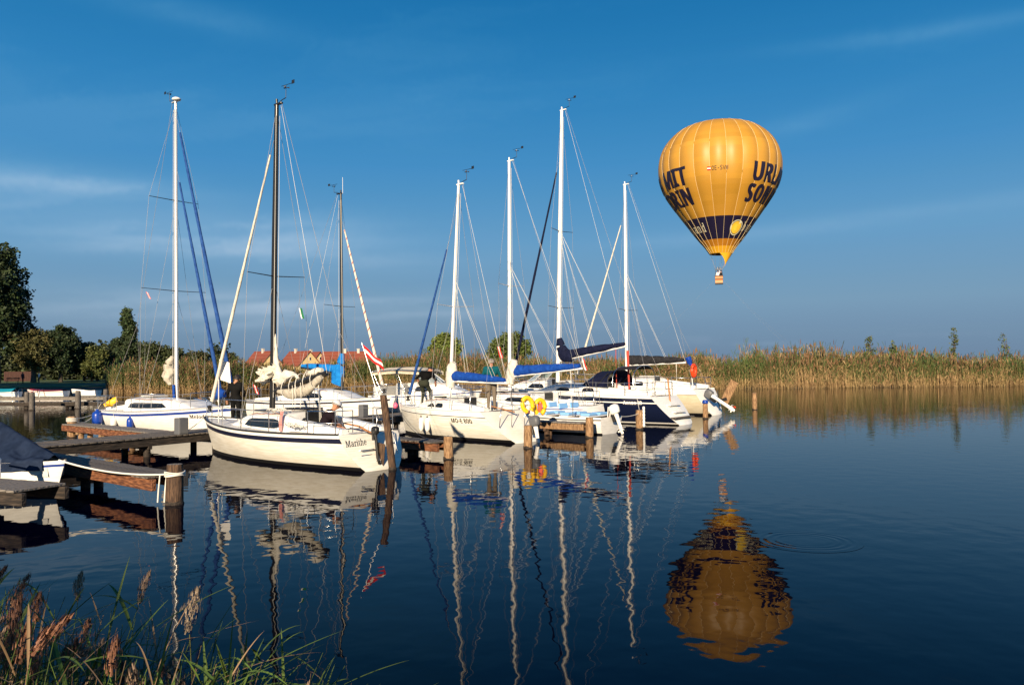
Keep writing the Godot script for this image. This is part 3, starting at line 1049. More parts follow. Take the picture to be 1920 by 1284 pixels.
# a spiral band round a line, the coloured edge of a furled sail
func spiral(o: Node, called: String, m: String, a: Vector3, b: Vector3, r: float, pitch: float, wide: float) -> void:
	var st := st_new()
	st.set_smooth_group(1)
	var d := (b - a).normalized()
	var u := d.cross(Vector3.RIGHT).normalized()
	var w := d.cross(u)
	var len := a.distance_to(b)
	var n := int(len / pitch * 10)
	var rows := []
	for i in n:
		var t := float(i) / n
		var ang := t * len / pitch * TAU
		var rr := r * (1.0 - 0.45 * t)
		var e := u * cos(ang) + w * sin(ang)
		rows.append([a + d * (t * len) + e * rr, a + d * (t * len + wide) + e * rr])
	sheet(st, rows, false, 1)
	commit(st, called, mat(m), o)

func yacht(c: Dictionary) -> Node3D:
	var o := thing("sailing_yacht", c.label, "sailboat", c.at, yaw_of(c.head), "moored sailing yachts")
	var h := Hull.new()
	h.len = c.len
	h.beam = c.beam
	h.bow = c.bow
	h.mid = c.get("dip", 0.05)
	h.stern = c.stern
	h.tuck = c.get("tuck", 0.74)
	h.rake_bow = c.get("rake_bow", 0.5)
	h.rake_stern = c.get("rake_stern", 0.3)
	o.set_meta("unused", 0)
	o.remove_meta("unused")
	var sh := func(d: float) -> Callable:
		return func(s: float) -> float: return h.sheer(s) - d
	var flat := func(y: float) -> Callable:
		return func(_s: float) -> float: return y
	# skin: bands from the sheer down
	var prev := 0.0
	for b in c.bands:
		var upto: Callable = sh.call(b[2]) if b[2] > 0 else flat.call(0.10)
		hull_band(h, b[0], mat(b[1]), sh.call(prev), upto, 2 if b[2] > 0 else 9, o)
		prev = b[2]
	hull_band(h, "boot_top", mat(c.get("boot", "antifouling")), flat.call(0.10), flat.call(0.045), 1, o)
	hull_band(h, "antifouling", mat("antifouling"), flat.call(0.045), flat.call(-0.42), 4, o)
	# toe rail
	for side in [-1.0, 1.0]:
		var pts := []
		for i in 31:
			pts.append(h.at(i / 30.0, h.sheer(i / 30.0), side, 0.005) + Vector3(0, 0.012, 0))
		rod(o, "toe_rail", c.get("rail", "rubber"), pts, 0.026)
	# transom
	var tr := st_new()
	var rows := []
	for k in 9:
		var y := lerpf(h.sheer(0.0), -0.1, k / 8.0)
		var row := []
		for j in 9:
			var f := j / 4.0 - 1.0
			var e := h.at(0.0, y, 1.0)
			row.append(Vector3(e.x - 0.06 * (1.0 - f * f), y, e.z * f))
		rows.append(row)
	sheet(tr, rows, false, 1)
	commit(tr, "transom", mat(c.get("transom", c.bands[-1][1])), o)
	# deck with a cockpit let into it
	var x0: float = c.cockpit[0]
	var x1: float = c.cockpit[1]
	var half: float = c.cockpit[2]
	var dk := st_new()
	dk.set_smooth_group(0)
	var ss := []
	for i in 41:
		ss.append(i / 40.0)
	var sx := func(x: float) -> float: return clampf(x / h.len + 0.5, 0.0, 1.0)
	ss.append(sx.call(x0))
	ss.append(sx.call(x1))
	ss.sort()
	for i in ss.size() - 1:
		var sa: float = ss[i]
		var sb: float = ss[i + 1]
		if sb - sa < 1e-5:
			continue
		var m: float = ((sa + sb) * 0.5 - 0.5) * h.len
		var open: bool = m > x0 and m < x1
		for side in [-1.0, 1.0]:
			var cols := [1.0, 0.75, 0.5, 0.25, 0.0]
			for k in 4:
				var q := []
				for e in [[sa, cols[k]], [sb, cols[k]], [sb, cols[k + 1]], [sa, cols[k + 1]]]:
					var p := h.deck(e[0], e[1] * side)
					if open and absf(p.z) < half:
						p.z = side * minf(half, h.at(e[0], h.sheer(e[0]), 1.0).z - 0.05)
					q.append(p)
				if side > 0:
					q.reverse()
				quad(dk, q[0], q[1], q[2], q[3])
	commit(dk, "deck", mat("deck_paint"), o)
	var dy := h.sheer(0.25) - 0.02
	var cp := st_new()
	box(cp, Vector3((x0 + x1) / 2, dy - 0.56, 0), Vector3(x1 - x0 + 0.04, 0.04, half * 2 + 0.04))
	for side in [-1.0, 1.0]:
		box(cp, Vector3((x0 + x1) / 2, dy - 0.27, side * (half + 0.012)), Vector3(x1 - x0 + 0.02, 0.60, 0.03))
		box(cp, Vector3((x0 + x1) / 2, dy - 0.26, side * (half - 0.20)), Vector3(x1 - x0 - 0.02, 0.05, 0.40), 0.015)
	for x in [x0 - 0.01, x1 + 0.01]:
		box(cp, Vector3(x, dy - 0.28, 0), Vector3(0.03, 0.62, half * 2 + 0.05))
	commit(cp, "cockpit", mat("gelcoat_grey"), o)
	var cm := st_new()
	for side in [-1.0, 1.0]:
		var ch: float = c.get("coaming", 0.16)
		var pa := Vector3(x0 - 0.1, dy + 0.02, side * (half + 0.10))
		var pb := Vector3(x1, dy + 0.05, side * (half + 0.13))
		var w := Vector3(0, 0, 0.09)
		var top_a := Vector3(0.0, ch * 0.55, 0)
		var top_b := Vector3(0.0, ch * 1.35, 0)
		sheet(cm, [[pa - w * 1.4, pa - w + top_a, pa + w + top_a, pa + w * 1.4], [pb - w * 1.4, pb - w + top_b, pb + w + top_b, pb + w * 1.4]], false, -1)
		quad(cm, pa - w * 1.4, pa - w + top_a, pa + w + top_a, pa + w * 1.4)
	commit(cm, "coaming", mat("gelcoat"), o)
	cabin(o, h, c)
	rig(o, h, c)
	rails(o, h, c)
	o.set_meta("hull_len", h.len)
	o.remove_meta("hull_len")
	hulls[c.key] = h
	boats[c.key] = o
	return o

var hulls := {}
var boats := {}

# cabin trunk: c.cabin = [aft x, fore x, half width aft, half width fore, height aft, height fore, slope of the front]
func cabin(o: Node, h: Hull, c: Dictionary) -> void:
	var k: Array = c.cabin
	var n := 18
	var pt := func(t: float, v: float, side: float, out := 0.0) -> Vector3:
		# t along (0 aft .. 1 fore), v 0 at the deck .. 1 at the roof's edge
		var x := lerpf(k[0], k[1], t)
		var s := clampf(x / h.len + 0.5, 0.0, 1.0)
		var hw: float = minf(lerpf(k[2], k[3], pow(t, 1.4)), h.at(s, h.sheer(s), 1.0).z - 0.16)
		var hh: float = lerpf(k[4], k[5], t) * (1.0 - smoothstep(1.0 - k[6], 1.0, t) * 0.97)
		var y0 := h.deck(s, 0.8).y - 0.02
		return Vector3(x, y0 + hh * v, side * (hw - 0.10 * v * (hh / maxf(k[4], 0.01)) + out))
	var st := st_new()
	var rows := []
	for i in n + 1:
		var t := float(i) / n
		var row := []
		for v in [0.0, 0.35, 0.7, 0.92]:
			row.append(pt.call(t, v, -1.0))
		var l: Vector3 = pt.call(t, 1.0, -1.0)
		var r: Vector3 = pt.call(t, 1.0, 1.0)
		var crown: float = (l.y - (pt.call(t, 0.0, 1.0) as Vector3).y) * 0.16
		for j in 7:
			var f := j / 6.0
			var p := l.lerp(r, 0.04 + 0.92 * f)
			row.append(p + Vector3(0, crown * sin(PI * f) + 0.01, 0))
		for v in [0.92, 0.7, 0.35, 0.0]:
			row.append(pt.call(t, v, 1.0))
		rows.append(row)
	sheet(st, rows, false, 1)
	st.set_smooth_group(-1)
	var a: Array = rows[0]
	for j in range(1, a.size() - 2):
		tri(st, a[0], a[j], a[j + 1])
	commit(st, "cabin", mat(c.get("cabin_mat", "gelcoat")), o)
	# side windows: [t0, t1, v0, v1, slant]
	for w in c.get("windows", []):
		for side in [-1.0, 1.0]:
			var ws := st_new()
			var g := []
			for i in 9:
				var f := i / 8.0
				var row := []
				for j in 4:
					var v := j / 3.0
					var t := lerpf(w[0] + w[4] * v * 0.5, w[1] - w[4] * v, f)
					var edge := 1.0 - pow(absf(f * 2.0 - 1.0), 8.0) * 0.35
					row.append(pt.call(t, lerpf(w[2], w[3], 0.5 + (v - 0.5) * edge), side, 0.008))
				g.append(row)
			sheet(ws, g, false, 1)
			commit(ws, "window", mat("tinted_glass"), o)
	# companionway, slide and hatch
	var y_top: float = rows[0][7].y
	var ds := st_new()
	box(ds, Vector3(k[0] - 0.012, y_top - 0.30, 0), Vector3(0.03, 0.62, 0.56), 0.005)
	commit(ds, "companionway", mat("plastic_black"), o)
	var sl := st_new()
	box(sl, Vector3(k[0] + 0.45, y_top + 0.035, 0), Vector3(0.85, 0.05, 0.64), 0.015)
	commit(sl, "slide", mat(c.get("slide", "gelcoat_grey")), o)
	if c.get("hatch", true):
		var hx: float = lerpf(k[0], k[1], 1.0 - k[6] * 0.85)
		var ht := st_new()
		var hy: float = rows[int(n * (1.0 - k[6] * 0.85))][7].y
		box(ht, Vector3(hx, hy + 0.03, 0), Vector3(0.48, 0.05, 0.48), 0.015)
		commit(ht, "hatch", mat("tinted_glass"), o)
	for side in [-1.0, 1.0]:
		var grab := st_new()
		var pts := []
		for i in 7:
			var t := 0.12 + 0.08 * i
			pts.append((pt.call(t, 1.0, side) as Vector3) + Vector3(0, 0.05 if i % 2 == 1 else 0.015, -side * 0.06))
		tube(grab, pts, 0.012, 5)
		commit(grab, "grab_rail", mat(c.get("grab", "teak")), o)

func rig(o: Node, h: Hull, c: Dictionary) -> void:
	var m: Dictionary = c.mast
	var foot := Vector3(m.x, m.foot, 0)
	var top := Vector3(m.x - m.get("rake", 0.2), m.top, 0)
	var mm: String = m.mat
	var r: float = m.get("r", 0.06)
	var wp := func(y: float) -> Vector3: return foot.lerp(top, (y - foot.y) / (top.y - foot.y))
	rod(o, "mast", mm, [foot, wp.call(lerpf(foot.y, top.y, 0.6)), top], [Vector2(r * 0.8, r * 1.15), Vector2(r * 0.8, r * 1.1), Vector2(r * 0.62, r * 0.8)], 12)
	var hd := st_new()
	box(hd, top + Vector3(-0.08, 0.02, 0), Vector3(0.34, 0.05, 0.08), 0.01)
	tube(hd, [top + Vector3(0.0, 0.04, 0), top + Vector3(0.0, 0.17, 0)], [0.03, 0.035], 7)
	commit(hd, "masthead", mat(mm), o)
	wind_vane(o, top + Vector3(-0.1, 0.04, 0))
	if m.get("aerial", false):
		rod(o, "aerial", "plastic_white", [top + Vector3(0.12, 0, 0), top + Vector3(0.12, 0.75, 0)], 0.009)
	var chain_s := clampf(m.x / h.len + 0.47, 0.0, 1.0)
	var side_z := h.at(chain_s, h.sheer(chain_s), 1.0)
	var last_y: float = m.get("hounds", top.y - 0.1)
	for sd in [-1.0, 1.0]:
		var base := Vector3(side_z.x, side_z.y + 0.02, sd * (side_z.z - 0.12))
		var path := [base]
		var sp: Array = m.spreaders
		for i in sp.size():
			var tip: Vector3 = (wp.call(sp[i][0]) as Vector3) + Vector3(-0.12, 0.04, sd * sp[i][1])
			path.append(tip)
			rod(o, "lower_shroud", "wire", [base + Vector3(0.14 - 0.25 * i, 0, 0), wp.call(sp[i][0] - 0.1)], 0.0052)
		path.append(wp.call(last_y))
		rod(o, "shroud", "wire", path, 0.0055)
	# back stay, split to both quarters
	var bs: Vector3 = top + Vector3(-0.24, 0.0, 0)
	var low := h.at(0.02, h.sheer(0.02), 1.0)
	if m.get("backstay", true):
		var fork := bs.lerp(Vector3(low.x, low.y, 0), 0.72)
		rod(o, "backstay", "wire", [bs, fork], 0.0058)
		for sd in [-1.0, 1.0]:
			rod(o, "backstay_leg", "wire", [fork, Vector3(low.x, low.y, sd * low.z * 0.7)], 0.0052)
	for s in m.spreaders:
		for sd in [-1.0, 1.0]:
			var a: Vector3 = wp.call(s[0])
			rod(o, "spreader", m.get("spreader_mat", mm), [a, a + Vector3(-0.12, 0.04, sd * s[1])], [Vector2(0.035, 0.014), Vector2(0.022, 0.010)], 6)
	# halyards close along the mast
	for a in [[0.12, 0.05], [-0.13, -0.06], [-0.16, 0.05]]:
		rod(o, "halyard", m.get("halyard", "rope_white"), [foot + Vector3(a[0], 0.3, a[1]), (wp.call(top.y - 0.3) as Vector3) + Vector3(a[0] * 0.5, 0, a[1])], 0.006)
	# forestays with furled sails: [foot x, foot y, top height, radius, material, stripe material or ""]
	for f in m.get("furled", []):
		var a := Vector3(f[0], f[1], 0)
		var b: Vector3 = (wp.call(f[2]) as Vector3) + Vector3(r + 0.02, 0, 0)
		rod(o, "forestay", "wire", [a, b], 0.006)
		var pa := a.lerp(b, 0.05)
		var pb := a.lerp(b, f[6] if f.size() > 6 else 0.95)
		var pts := []
		var rr := []
		for i in 25:
			var t := i / 24.0
			pts.append(pa.lerp(pb, t))
			rr.append(f[3] * lerpf(1.0, 0.45, t) * (1.0 + 0.06 * sin(t * 40.0)))
		rod(o, "furled_sail", f[4], pts, rr, 9)
		if f[5] != "":
			spiral(o, "sail_edge", f[5], pa, pb, f[3] * 1.06, 0.40, 0.05)
		var dr := st_new()
		lathe(dr, [Vector2(0.02, -0.02), Vector2(0.085, 0.0), Vector2(0.085, 0.03), Vector2(0.05, 0.05), Vector2(0.05, 0.11), Vector2(0.085, 0.13), Vector2(0.085, 0.16), Vector2(0.02, 0.18)], 10, Transform3D(Basis(), a.lerp(b, 0.015)))
		commit(dr, "furling_drum", mat("plastic_black"), o)
	# boom with cover: [height, length, rise, cover material, radius across, radius up, swing degrees]
	if m.has("boom"):
		var b: Array = m.boom
		var g: Vector3 = (wp.call(b[0]) as Vector3) + Vector3(-0.07, 0, 0)
		var sw := deg_to_rad(b[6] if b.size() > 6 else 0.0)
		var e := g + Vector3(-cos(sw) * b[1], b[2], sin(sw) * b[1])
		rod(o, "boom", m.get("boom_mat", mm), [g, e], [Vector2(0.045, 0.06) * m.get("boom_r", 1.0), Vector2(0.04, 0.05) * m.get("boom_r", 1.0)], 8)
		if b[3] != "":
			var u := Vector3(0, b[5] * 0.9, 0)
			bundle(o, "sail_cover", b[3], [g.lerp(e, 0.03) + u * 1.15, g.lerp(e, 0.1) + u * 1.1, g.lerp(e, 0.35) + u, g.lerp(e, 0.7) + u * 0.8, g.lerp(e, 0.97) + u * 0.6], [Vector2(b[4] * 0.8, b[5] * 1.05), Vector2(b[4], b[5] * 1.15), Vector2(b[4], b[5]), Vector2(b[4] * 0.85, b[5] * 0.8), Vector2(b[4] * 0.5, b[5] * 0.45)], int(m.x * 100) + 5, 0.10)
		rod(o, "topping_lift", "rope_white", [e, top + Vector3(-0.2, -0.05, 0)], 0.0052)
		for f in m.get("lazy", []):
			for sd in [-1.0, 1.0]:
				rod(o, "lazy_jack", "rope_white", [g.lerp(e, f) + Vector3(0, 0.05, 0.08 * sd), (wp.call(lerpf(g.y, top.y, 0.52)) as Vector3)], 0.0046)
		var sheet_ := st_new()
		var se := g.lerp(e, 0.85)
		for k in 3:
			tube(sheet_, [se + Vector3(0.02 * k, -0.03, 0), Vector3(minf(se.x, c.cockpit[1] - 0.3), h.sheer(0.2) - 0.1, -0.05 + 0.05 * k)], 0.006, 4)
		commit(sheet_, "mainsheet", mat(m.get("sheet", "rope_white")), o)

# pulpit, pushpit, stanchions and life lines
func rails(o: Node, h: Hull, c: Dictionary) -> void:
	var hi := 0.56
	var edge := func(s: float, side: float, y := 0.0, inset := 0.06) -> Vector3:
		var e := h.at(s, h.sheer(s), side)
		return Vector3(e.x, e.y + y, e.z - side * minf(inset, absf(e.z)))
	if c.get("pulpit", true):
		var pu := st_new()
		var loop := []
		for a in [[0.80, -1.0], [0.88, -1.0], [0.955, -1.0]]:
			loop.append(edge.call(a[0], a[1], hi))
		loop.append(Vector3(h.len * 0.5 + 0.05, h.bow + hi + 0.02, -0.12))
		loop.append(Vector3(h.len * 0.5 + 0.05, h.bow + hi + 0.02, 0.12))
		for a in [[0.955, 1.0], [0.88, 1.0], [0.80, 1.0]]:
			loop.append(edge.call(a[0], a[1], hi))
		tube(pu, loop, 0.014, 6)
		for side in [-1.0, 1.0]:
			tube(pu, [edge.call(0.80, side, 0.0), edge.call(0.80, side, hi)], 0.013, 6)
			tube(pu, [edge.call(0.93, side, 0.0), edge.call(0.955, side, hi)], 0.013, 6)
			tube(pu, [edge.call(0.80, side, hi * 0.5), edge.call(0.94, side, hi * 0.5)], 0.010, 5)
		commit(pu, "pulpit", mat("steel"), o)
	if c.get("pushpit", true):
		var ps := st_new()
		for side in [-1.0, 1.0]:
			var a: Vector3 = edge.call(0.14, side, hi)
			var b: Vector3 = edge.call(0.02, side, hi)
			var e: Vector3 = edge.call(0.02, side, hi) * Vector3(1, 1, 0.42)
			tube(ps, [a, b, e, e - Vector3(0, hi, 0)], 0.014, 6)
			tube(ps, [a, edge.call(0.14, side, 0.0)], 0.013, 6)
			tube(ps, [b, edge.call(0.02, side, 0.0)], 0.013, 6)
			tube(ps, [edge.call(0.14, side, hi * 0.5), edge.call(0.02, side, hi * 0.5), e - Vector3(0, hi * 0.5, 0)], 0.010, 5)
		commit(ps, "pushpit", mat("steel"), o)
	var marks: Array = c.get("stanchions", [0.28, 0.43, 0.58, 0.70])
	for s in marks:
		for side in [-1.0, 1.0]:
			rod(o, "stanchion", "steel", [edge.call(s, side, 0.0), edge.call(s, side, hi)], 0.013, 6)
	if marks.size() > 0:
		var all := [0.14] + marks + [0.80]
		for side in [-1.0, 1.0]:
			for f in [1.0, 0.52]:
				var pts := []
				for s in all:
					pts.append(edge.call(s, side, hi * f - 0.01))
				var sag := [pts[0]]
				for i in pts.size() - 1:
					sag.append(pts[i].lerp(pts[i + 1], 0.5) - Vector3(0, 0.012, 0))
					sag.append(pts[i + 1])
				rod(o, "lifeline", "wire", sag, 0.006)

# an outboard motor as parts under o; at: clamp point, back: direction away from the transom, tilt in degrees
func outboard(o: Node, at: Vector3, yaw: float, tilt: float, cowl: String, leg: String, long := 0.75, prop := "plastic_black", k := 1.0) -> void:
	var f := Transform3D(Basis(Vector3.UP, yaw) * Basis(Vector3.BACK, deg_to_rad(-tilt)), at)
	var st := st_new()
	var pr := [[0.0, 0.02], [0.10, 0.0], [0.14, 0.05], [0.15, 0.18], [0.13, 0.27], [0.06, 0.31], [0.0, 0.315]]
	var rows := []
	for p in pr:
		var row := []
		for j in 12:
			var a := -TAU * j / 12
			row.append(f * (Vector3(-0.13 + signf(cos(a)) * pow(absf(cos(a)), 0.6) * p[0] * 1.3, 0.06 + p[1] * 1.15, signf(sin(a)) * pow(absf(sin(a)), 0.6) * p[0] * 0.85) * k))
		rows.append(row)
	sheet(st, rows, true, 1)
	commit(st, "cowling", mat(cowl), o)
	var lg := st_new()
	var sec := func(y: float, a: float, b: float) -> Array:
		var row := []
		for j in 10:
			var t := -TAU * j / 10
			row.append(f * (Vector3(-0.14 + cos(t) * a, y, sin(t) * b) * k))
		return row
	sheet(lg, [sec.call(0.08, 0.09, 0.08), sec.call(-0.1, 0.075, 0.06), sec.call(-long * 0.6, 0.07, 0.04), sec.call(-long, 0.08, 0.03), sec.call(-long - 0.14, 0.05, 0.015)], true, 1)
	box(lg, f * (Vector3(-0.17, -long + 0.06, 0) * k), Vector3(0.26, 0.015, 0.16) * k, 0.0, f.basis)
	tube(lg, [f * (Vector3(0.0, -long - 0.02, 0) * k), f * (Vector3(-0.24, -long - 0.02, 0) * k)], [0.03 * k, 0.045 * k], 8)
	commit(lg, "leg", mat(leg), o)
	var pp := st_new()
	for j in 3:
		var a := TAU * j / 3
		var e := Vector3(0, cos(a), sin(a))
		var t := Vector3(0, -sin(a), cos(a)) * 0.05 + Vector3(0.03, 0, 0)
		var c := Vector3(-0.27, -long - 0.02, 0)
		quad(pp, f * ((c + e * 0.02) * k), f * ((c + e * 0.07 + t) * k), f * ((c + e * 0.125) * k), f * ((c + e * 0.07 - t) * k))
	commit(pp, "propeller", mat(prop), o)
	var br := st_new()
	box(br, f * (Vector3(0.0, -0.06, 0) * k), Vector3(0.10, 0.26, 0.17) * k, 0.01, f.basis)
	tube(br, [f * (Vector3(0.0, 0.10, 0) * k), f * (Vector3(0.38, 0.14, 0) * k)], 0.014, 5)
	commit(br, "clamp", mat("plastic_black"), o)

func fender(label: String, p: Vector3, high: float, r: float, m: String, cap: String, hang: Vector3) -> void:
	var o := thing("fender", label, "fender", p, 0.0, "fenders hanging on the yachts")
	var st := st_new()
	lathe(st, [Vector2(0, 0), Vector2(r * 0.5, 0.02), Vector2(r * 0.92, 0.1), Vector2(r, high * 0.3), Vector2(r, high * 0.7), Vector2(r * 0.9, high * 0.86), Vector2(r * 0.35, high * 0.97), Vector2(0.02, high)], 12)
	commit(st, "body", mat(m), o)
	var c := st_new()
	lathe(c, [Vector2(r * 0.45, high * 0.93), Vector2(r * 0.36, high * 1.02), Vector2(r * 0.2, high * 1.08), Vector2(0, high * 1.09)], 10)
	commit(c, "end_cap", mat(cap), o)
	rod(o, "line", "rope_white", [Vector3(0, high * 1.05, 0), hang - p], 0.006, 4)

func make_boats() -> void:
	# --- white yacht with two blue furled sails, stern to the left
	yacht({"key": "a", "label": "white yacht with blue stripe and two blue furled headsails, leftmost of the yachts", "at": Vector3(-12.78, 0, -30.27), "head": FACE,
		"len": 7.9, "beam": 2.9, "bow": 1.18, "stern": 0.92, "rake_bow": 0.7, "rake_stern": 0.25,
		"bands": [["topside", "gelcoat", 0.08], ["blue_stripe", "stripe_blue", 0.17], ["hull", "gelcoat", -1.0]], "boot": "stripe_blue", "rail": "alloy",
		"cockpit": [-3.6, -1.9, 0.55], "cabin": [-1.9, 2.7, 1.0, 0.45, 0.46, 0.34, 0.45], "windows": [[0.06, 0.56, 0.30, 0.78, 0.05]],
		"mast": {"x": 0.1, "foot": 1.42, "top": 12.7, "r": 0.085, "mat": "alloy", "rake": 0.1, "spreaders": [[5.45, 1.3], [8.9, 1.0]], "spreader_mat": "alloy_black",
			"furled": [[3.85, 1.25, 12.0, 0.085, "furl_blue", ""], [3.1, 1.25, 10.0, 0.075, "furl_blue", ""]]}})
	var a: Node3D = boats["a"]
	bundle(a, "mainsail", "sail_grey", [Vector3(-0.14, 1.9, 0.10), Vector3(-0.20, 2.25, 0.14), Vector3(-0.22, 2.65, 0.12), Vector3(-0.08, 2.98, 0.05)], [Vector2(0.07, 0.09), Vector2(0.17, 0.18), Vector2(0.16, 0.17), Vector2(0.05, 0.05)], 3, 0.45, 20)
	bundle(a, "sail_bag", "cover_blue", [Vector3(2.9, 1.5, 0.2), Vector3(3.25, 1.62, 0.25), Vector3(3.55, 1.6, 0.2)], [Vector2(0.12, 0.14), Vector2(0.2, 0.22), Vector2(0.10, 0.12)], 9, 0.15)
	bundle(a, "kicker", "cover_blue", [Vector3(0.16, 1.42, 0.12), Vector3(0.12, 1.9, 0.12)], [Vector2(0.05, 0.05), Vector2(0.05, 0.05)], 9, 0.1)
	rod(a, "radar_arm", "alloy_white", [Vector3(0.0, 12.66, 0), Vector3(0.4, 12.62, 0.2)], 0.015)
	var rd := st_new()
	lathe(rd, [Vector2(0, -0.05), Vector2(0.14, -0.03), Vector2(0.17, 0.02), Vector2(0.10, 0.07), Vector2(0, 0.08)], 12, Transform3D(Basis(), Vector3(0.4, 12.66, 0.2)))
	commit(rd, "radar_dome", mat("plastic_white"), a)
	var ha: Hull = hulls["a"]
	lettering("Melodie", 0.14, 0.75, func(x: float, y: float) -> Vector3: return ha.at(0.80 + x / 7.9, 0.74 + y, 1.0, 0.012), mat("ink"), a, "Droid Serif")

	# --- cream yacht in front, the black mast
	yacht({"key": "b", "label": "cream hulled yacht with navy stripe and black mast nearest the camera", "at": Vector3(-6.40, 0, -21.90), "head": HEAD,
		"len": 7.4, "beam": 2.5, "bow": 1.02, "stern": 0.86, "rake_bow": 0.55, "rake_stern": 0.5, "tuck": 0.76, "dip": 0.06,
		"bands": [["topside", "gelcoat", 0.085], ["navy_stripe", "stripe_navy", 0.20], ["hull", "gelcoat_cream", -1.0]],
		"cockpit": [-3.45, -1.55, 0.52], "coaming": 0.24, "cabin": [-1.55, 1.75, 0.88, 0.50, 0.46, 0.32, 0.42], "windows": [[0.10, 0.66, 0.22, 0.80, 0.06]],
		"stanchions": [0.33, 0.50, 0.66], "hatch": true, "slide": "rubber",
		"mast": {"x": 0.3, "foot": 1.36, "top": 9.75, "r": 0.088, "mat": "alloy_black", "rake": 0.22, "spreaders": [[5.0, 0.92]], "halyard": "rope_white",
			"furled": [[3.55, 1.08, 8.8, 0.058, "sail_white", ""]], "boom_r": 1.5, "boom": [1.82, 2.3, 0.5, "", 0.1, 0.1]}})
	var b: Node3D = boats["b"]
	var hb: Hull = hulls["b"]
	front_sails(b)
	lettering("Marithe", 0.15, 0.62, func(x: float, y: float) -> Vector3:
		var f := -0.94 + x / 0.95
		var e := hb.at(0.0, 0.58 + y + x * 0.03, 1.0)
		return Vector3(e.x - 0.06 * (1.0 - f * f) - 0.012, e.y, e.z * f), mat("ink"), b, "Droid Serif", false, 0.35, 0.1)
	outboard(b, Vector3(-3.98, 0.80, -0.10), 0.0, 6.0, "plastic_black", "plastic_black", 1.15, "plastic_black", 0.55)
	var bk := st_new()
	for y in [0.24, 0.36, 0.48]:
		tube(bk, [Vector3(-3.70, y, -0.55), Vector3(-4.02, y, -0.5), Vector3(-4.02, y, -0.12), Vector3(-3.75, y, -0.1)], 0.018, 6)
	commit(bk, "motor_bracket", mat("steel"), b)
	var ru := st_new()
	box(ru, Vector3(-4.06, 0.2, 0.02), Vector3(0.30, 0.85, 0.045), 0.015, Basis(Vector3.BACK, 0.12))
	commit(ru, "rudder", mat("wood_pile_dark"), b)
	rod(b, "tiller", "teak", [Vector3(-3.9, 0.80, 0.02), Vector3(-3.3, 1.0, 0.02), Vector3(-2.6, 1.06, 0.04)], [0.03, 0.025, 0.018], 6)
	var ld := st_new()
	for z in [0.42, 0.66]:
		tube(ld, [Vector3(-3.62, 0.86, z), Vector3(-3.84, 0.84, z), Vector3(-4.02, 0.32, z)], 0.013, 6)
	for y in [0.36, 0.58]:
		tube(ld, [Vector3(-3.98 + (y - 0.4) * 0.3, y, 0.42), Vector3(-3.98 + (y - 0.4) * 0.3, y, 0.66)], 0.013, 6)
	commit(ld, "ladder", mat("steel"), b)
	var cs := st_new()
	tube(cs, [Vector3(-1.95, 1.26, -0.98), Vector3(-1.96, 1.26, -0.98)], 0.0, 5)
	lathe(cs, [Vector2(0.0, 0.02), Vector2(0.075, 0.02), Vector2(0.09, 0.0), Vector2(0.09, -0.02)], 14, Transform3D(Basis(Vector3.RIGHT, -PI / 2), Vector3(-2.05, 1.12, -0.68)))
	commit(cs, "compass", mat("plastic_black"), b)
	var coil := st_new()
	for k in 14:
		var p := []
		var c := Vector3(-0.95 + rng.randf_range(-0.22, 0.22), 1.36 + rng.randf_range(-0.03, 0.05), -0.66 + rng.randf_range(-0.14, 0.08))
		var rr := rng.randf_range(0.10, 0.2)
		for i in 13:
			var t := TAU * i / 12
			p.append(c + Vector3(cos(t) * rr, sin(t * 2.0) * 0.03 + rng.randf_range(-0.01, 0.01), sin(t) * rr * 0.6))
		tube(coil, p, 0.009, 5)
	commit(coil, "rope_coil", mat("rope_white"), b)
	var towel := st_new()
	var tw := []
	for i in 8:
		var row := []
		for k in 4:
			row.append(Vector3(-1.45 + k * 0.045, 1.36 - i * 0.07, -0.86 - 0.02 * sin(k * 2.1 + i * 0.7) - 0.012 * i))
		tw.append(row)
	sheet(towel, tw)
	commit(towel, "towel", mat("towel_pink", lin(0.52, 0.22, 0.20), 0.9), b)
	lump_of_rope(b, Vector3(-2.0, 0.98, -0.98))

	# --- white yacht behind the cream one, dark mast, sky blue covers
	yacht({"key": "c", "label": "white yacht with dark stripe and sky blue sail cover behind the cream yacht", "at": Vector3(-8.8, 0, -37.2), "head": Vector3(0.85, 0, 0.53),
		"len": 8.2, "beam": 2.7, "bow": 1.18, "stern": 1.0, "rake_bow": 0.7, "rake_stern": 0.35,
		"bands": [["topside", "gelcoat", 0.08], ["dark_stripe", "stripe_navy", 0.155], ["hull", "gelcoat", -1.0]], "rail": "alloy",
		"cockpit": [-3.7, -1.7, 0.55], "cabin": [-1.7, 2.6, 0.98, 0.5, 0.5, 0.4, 0.42], "windows": [[0.05, 0.56, 0.3, 0.82, 0.06]],
		"mast": {"x": 1.2, "foot": 1.55, "top": 10.5, "r": 0.07, "mat": "alloy_black", "rake": 0.05, "aerial": true, "spreaders": [[5.3, 1.0]],
			"furled": [[3.75, 1.25, 9.2, 0.075, "sail_white", "rope_red"]], "boom": [2.25, 2.6, 0.28, "cover_sky", 0.15, 0.17]}})
	bundle(boats["c"], "mast_cover", "cover_sky", [Vector3(1.2, 3.15, 0), Vector3(1.12, 2.7, 0), Vector3(0.95, 2.2, 0), Vector3(0.8, 1.75, 0)], [Vector2(0.10, 0.10), Vector2(0.16, 0.2), Vector2(0.16, 0.36), Vector2(0.12, 0.34)], 21, 0.14)

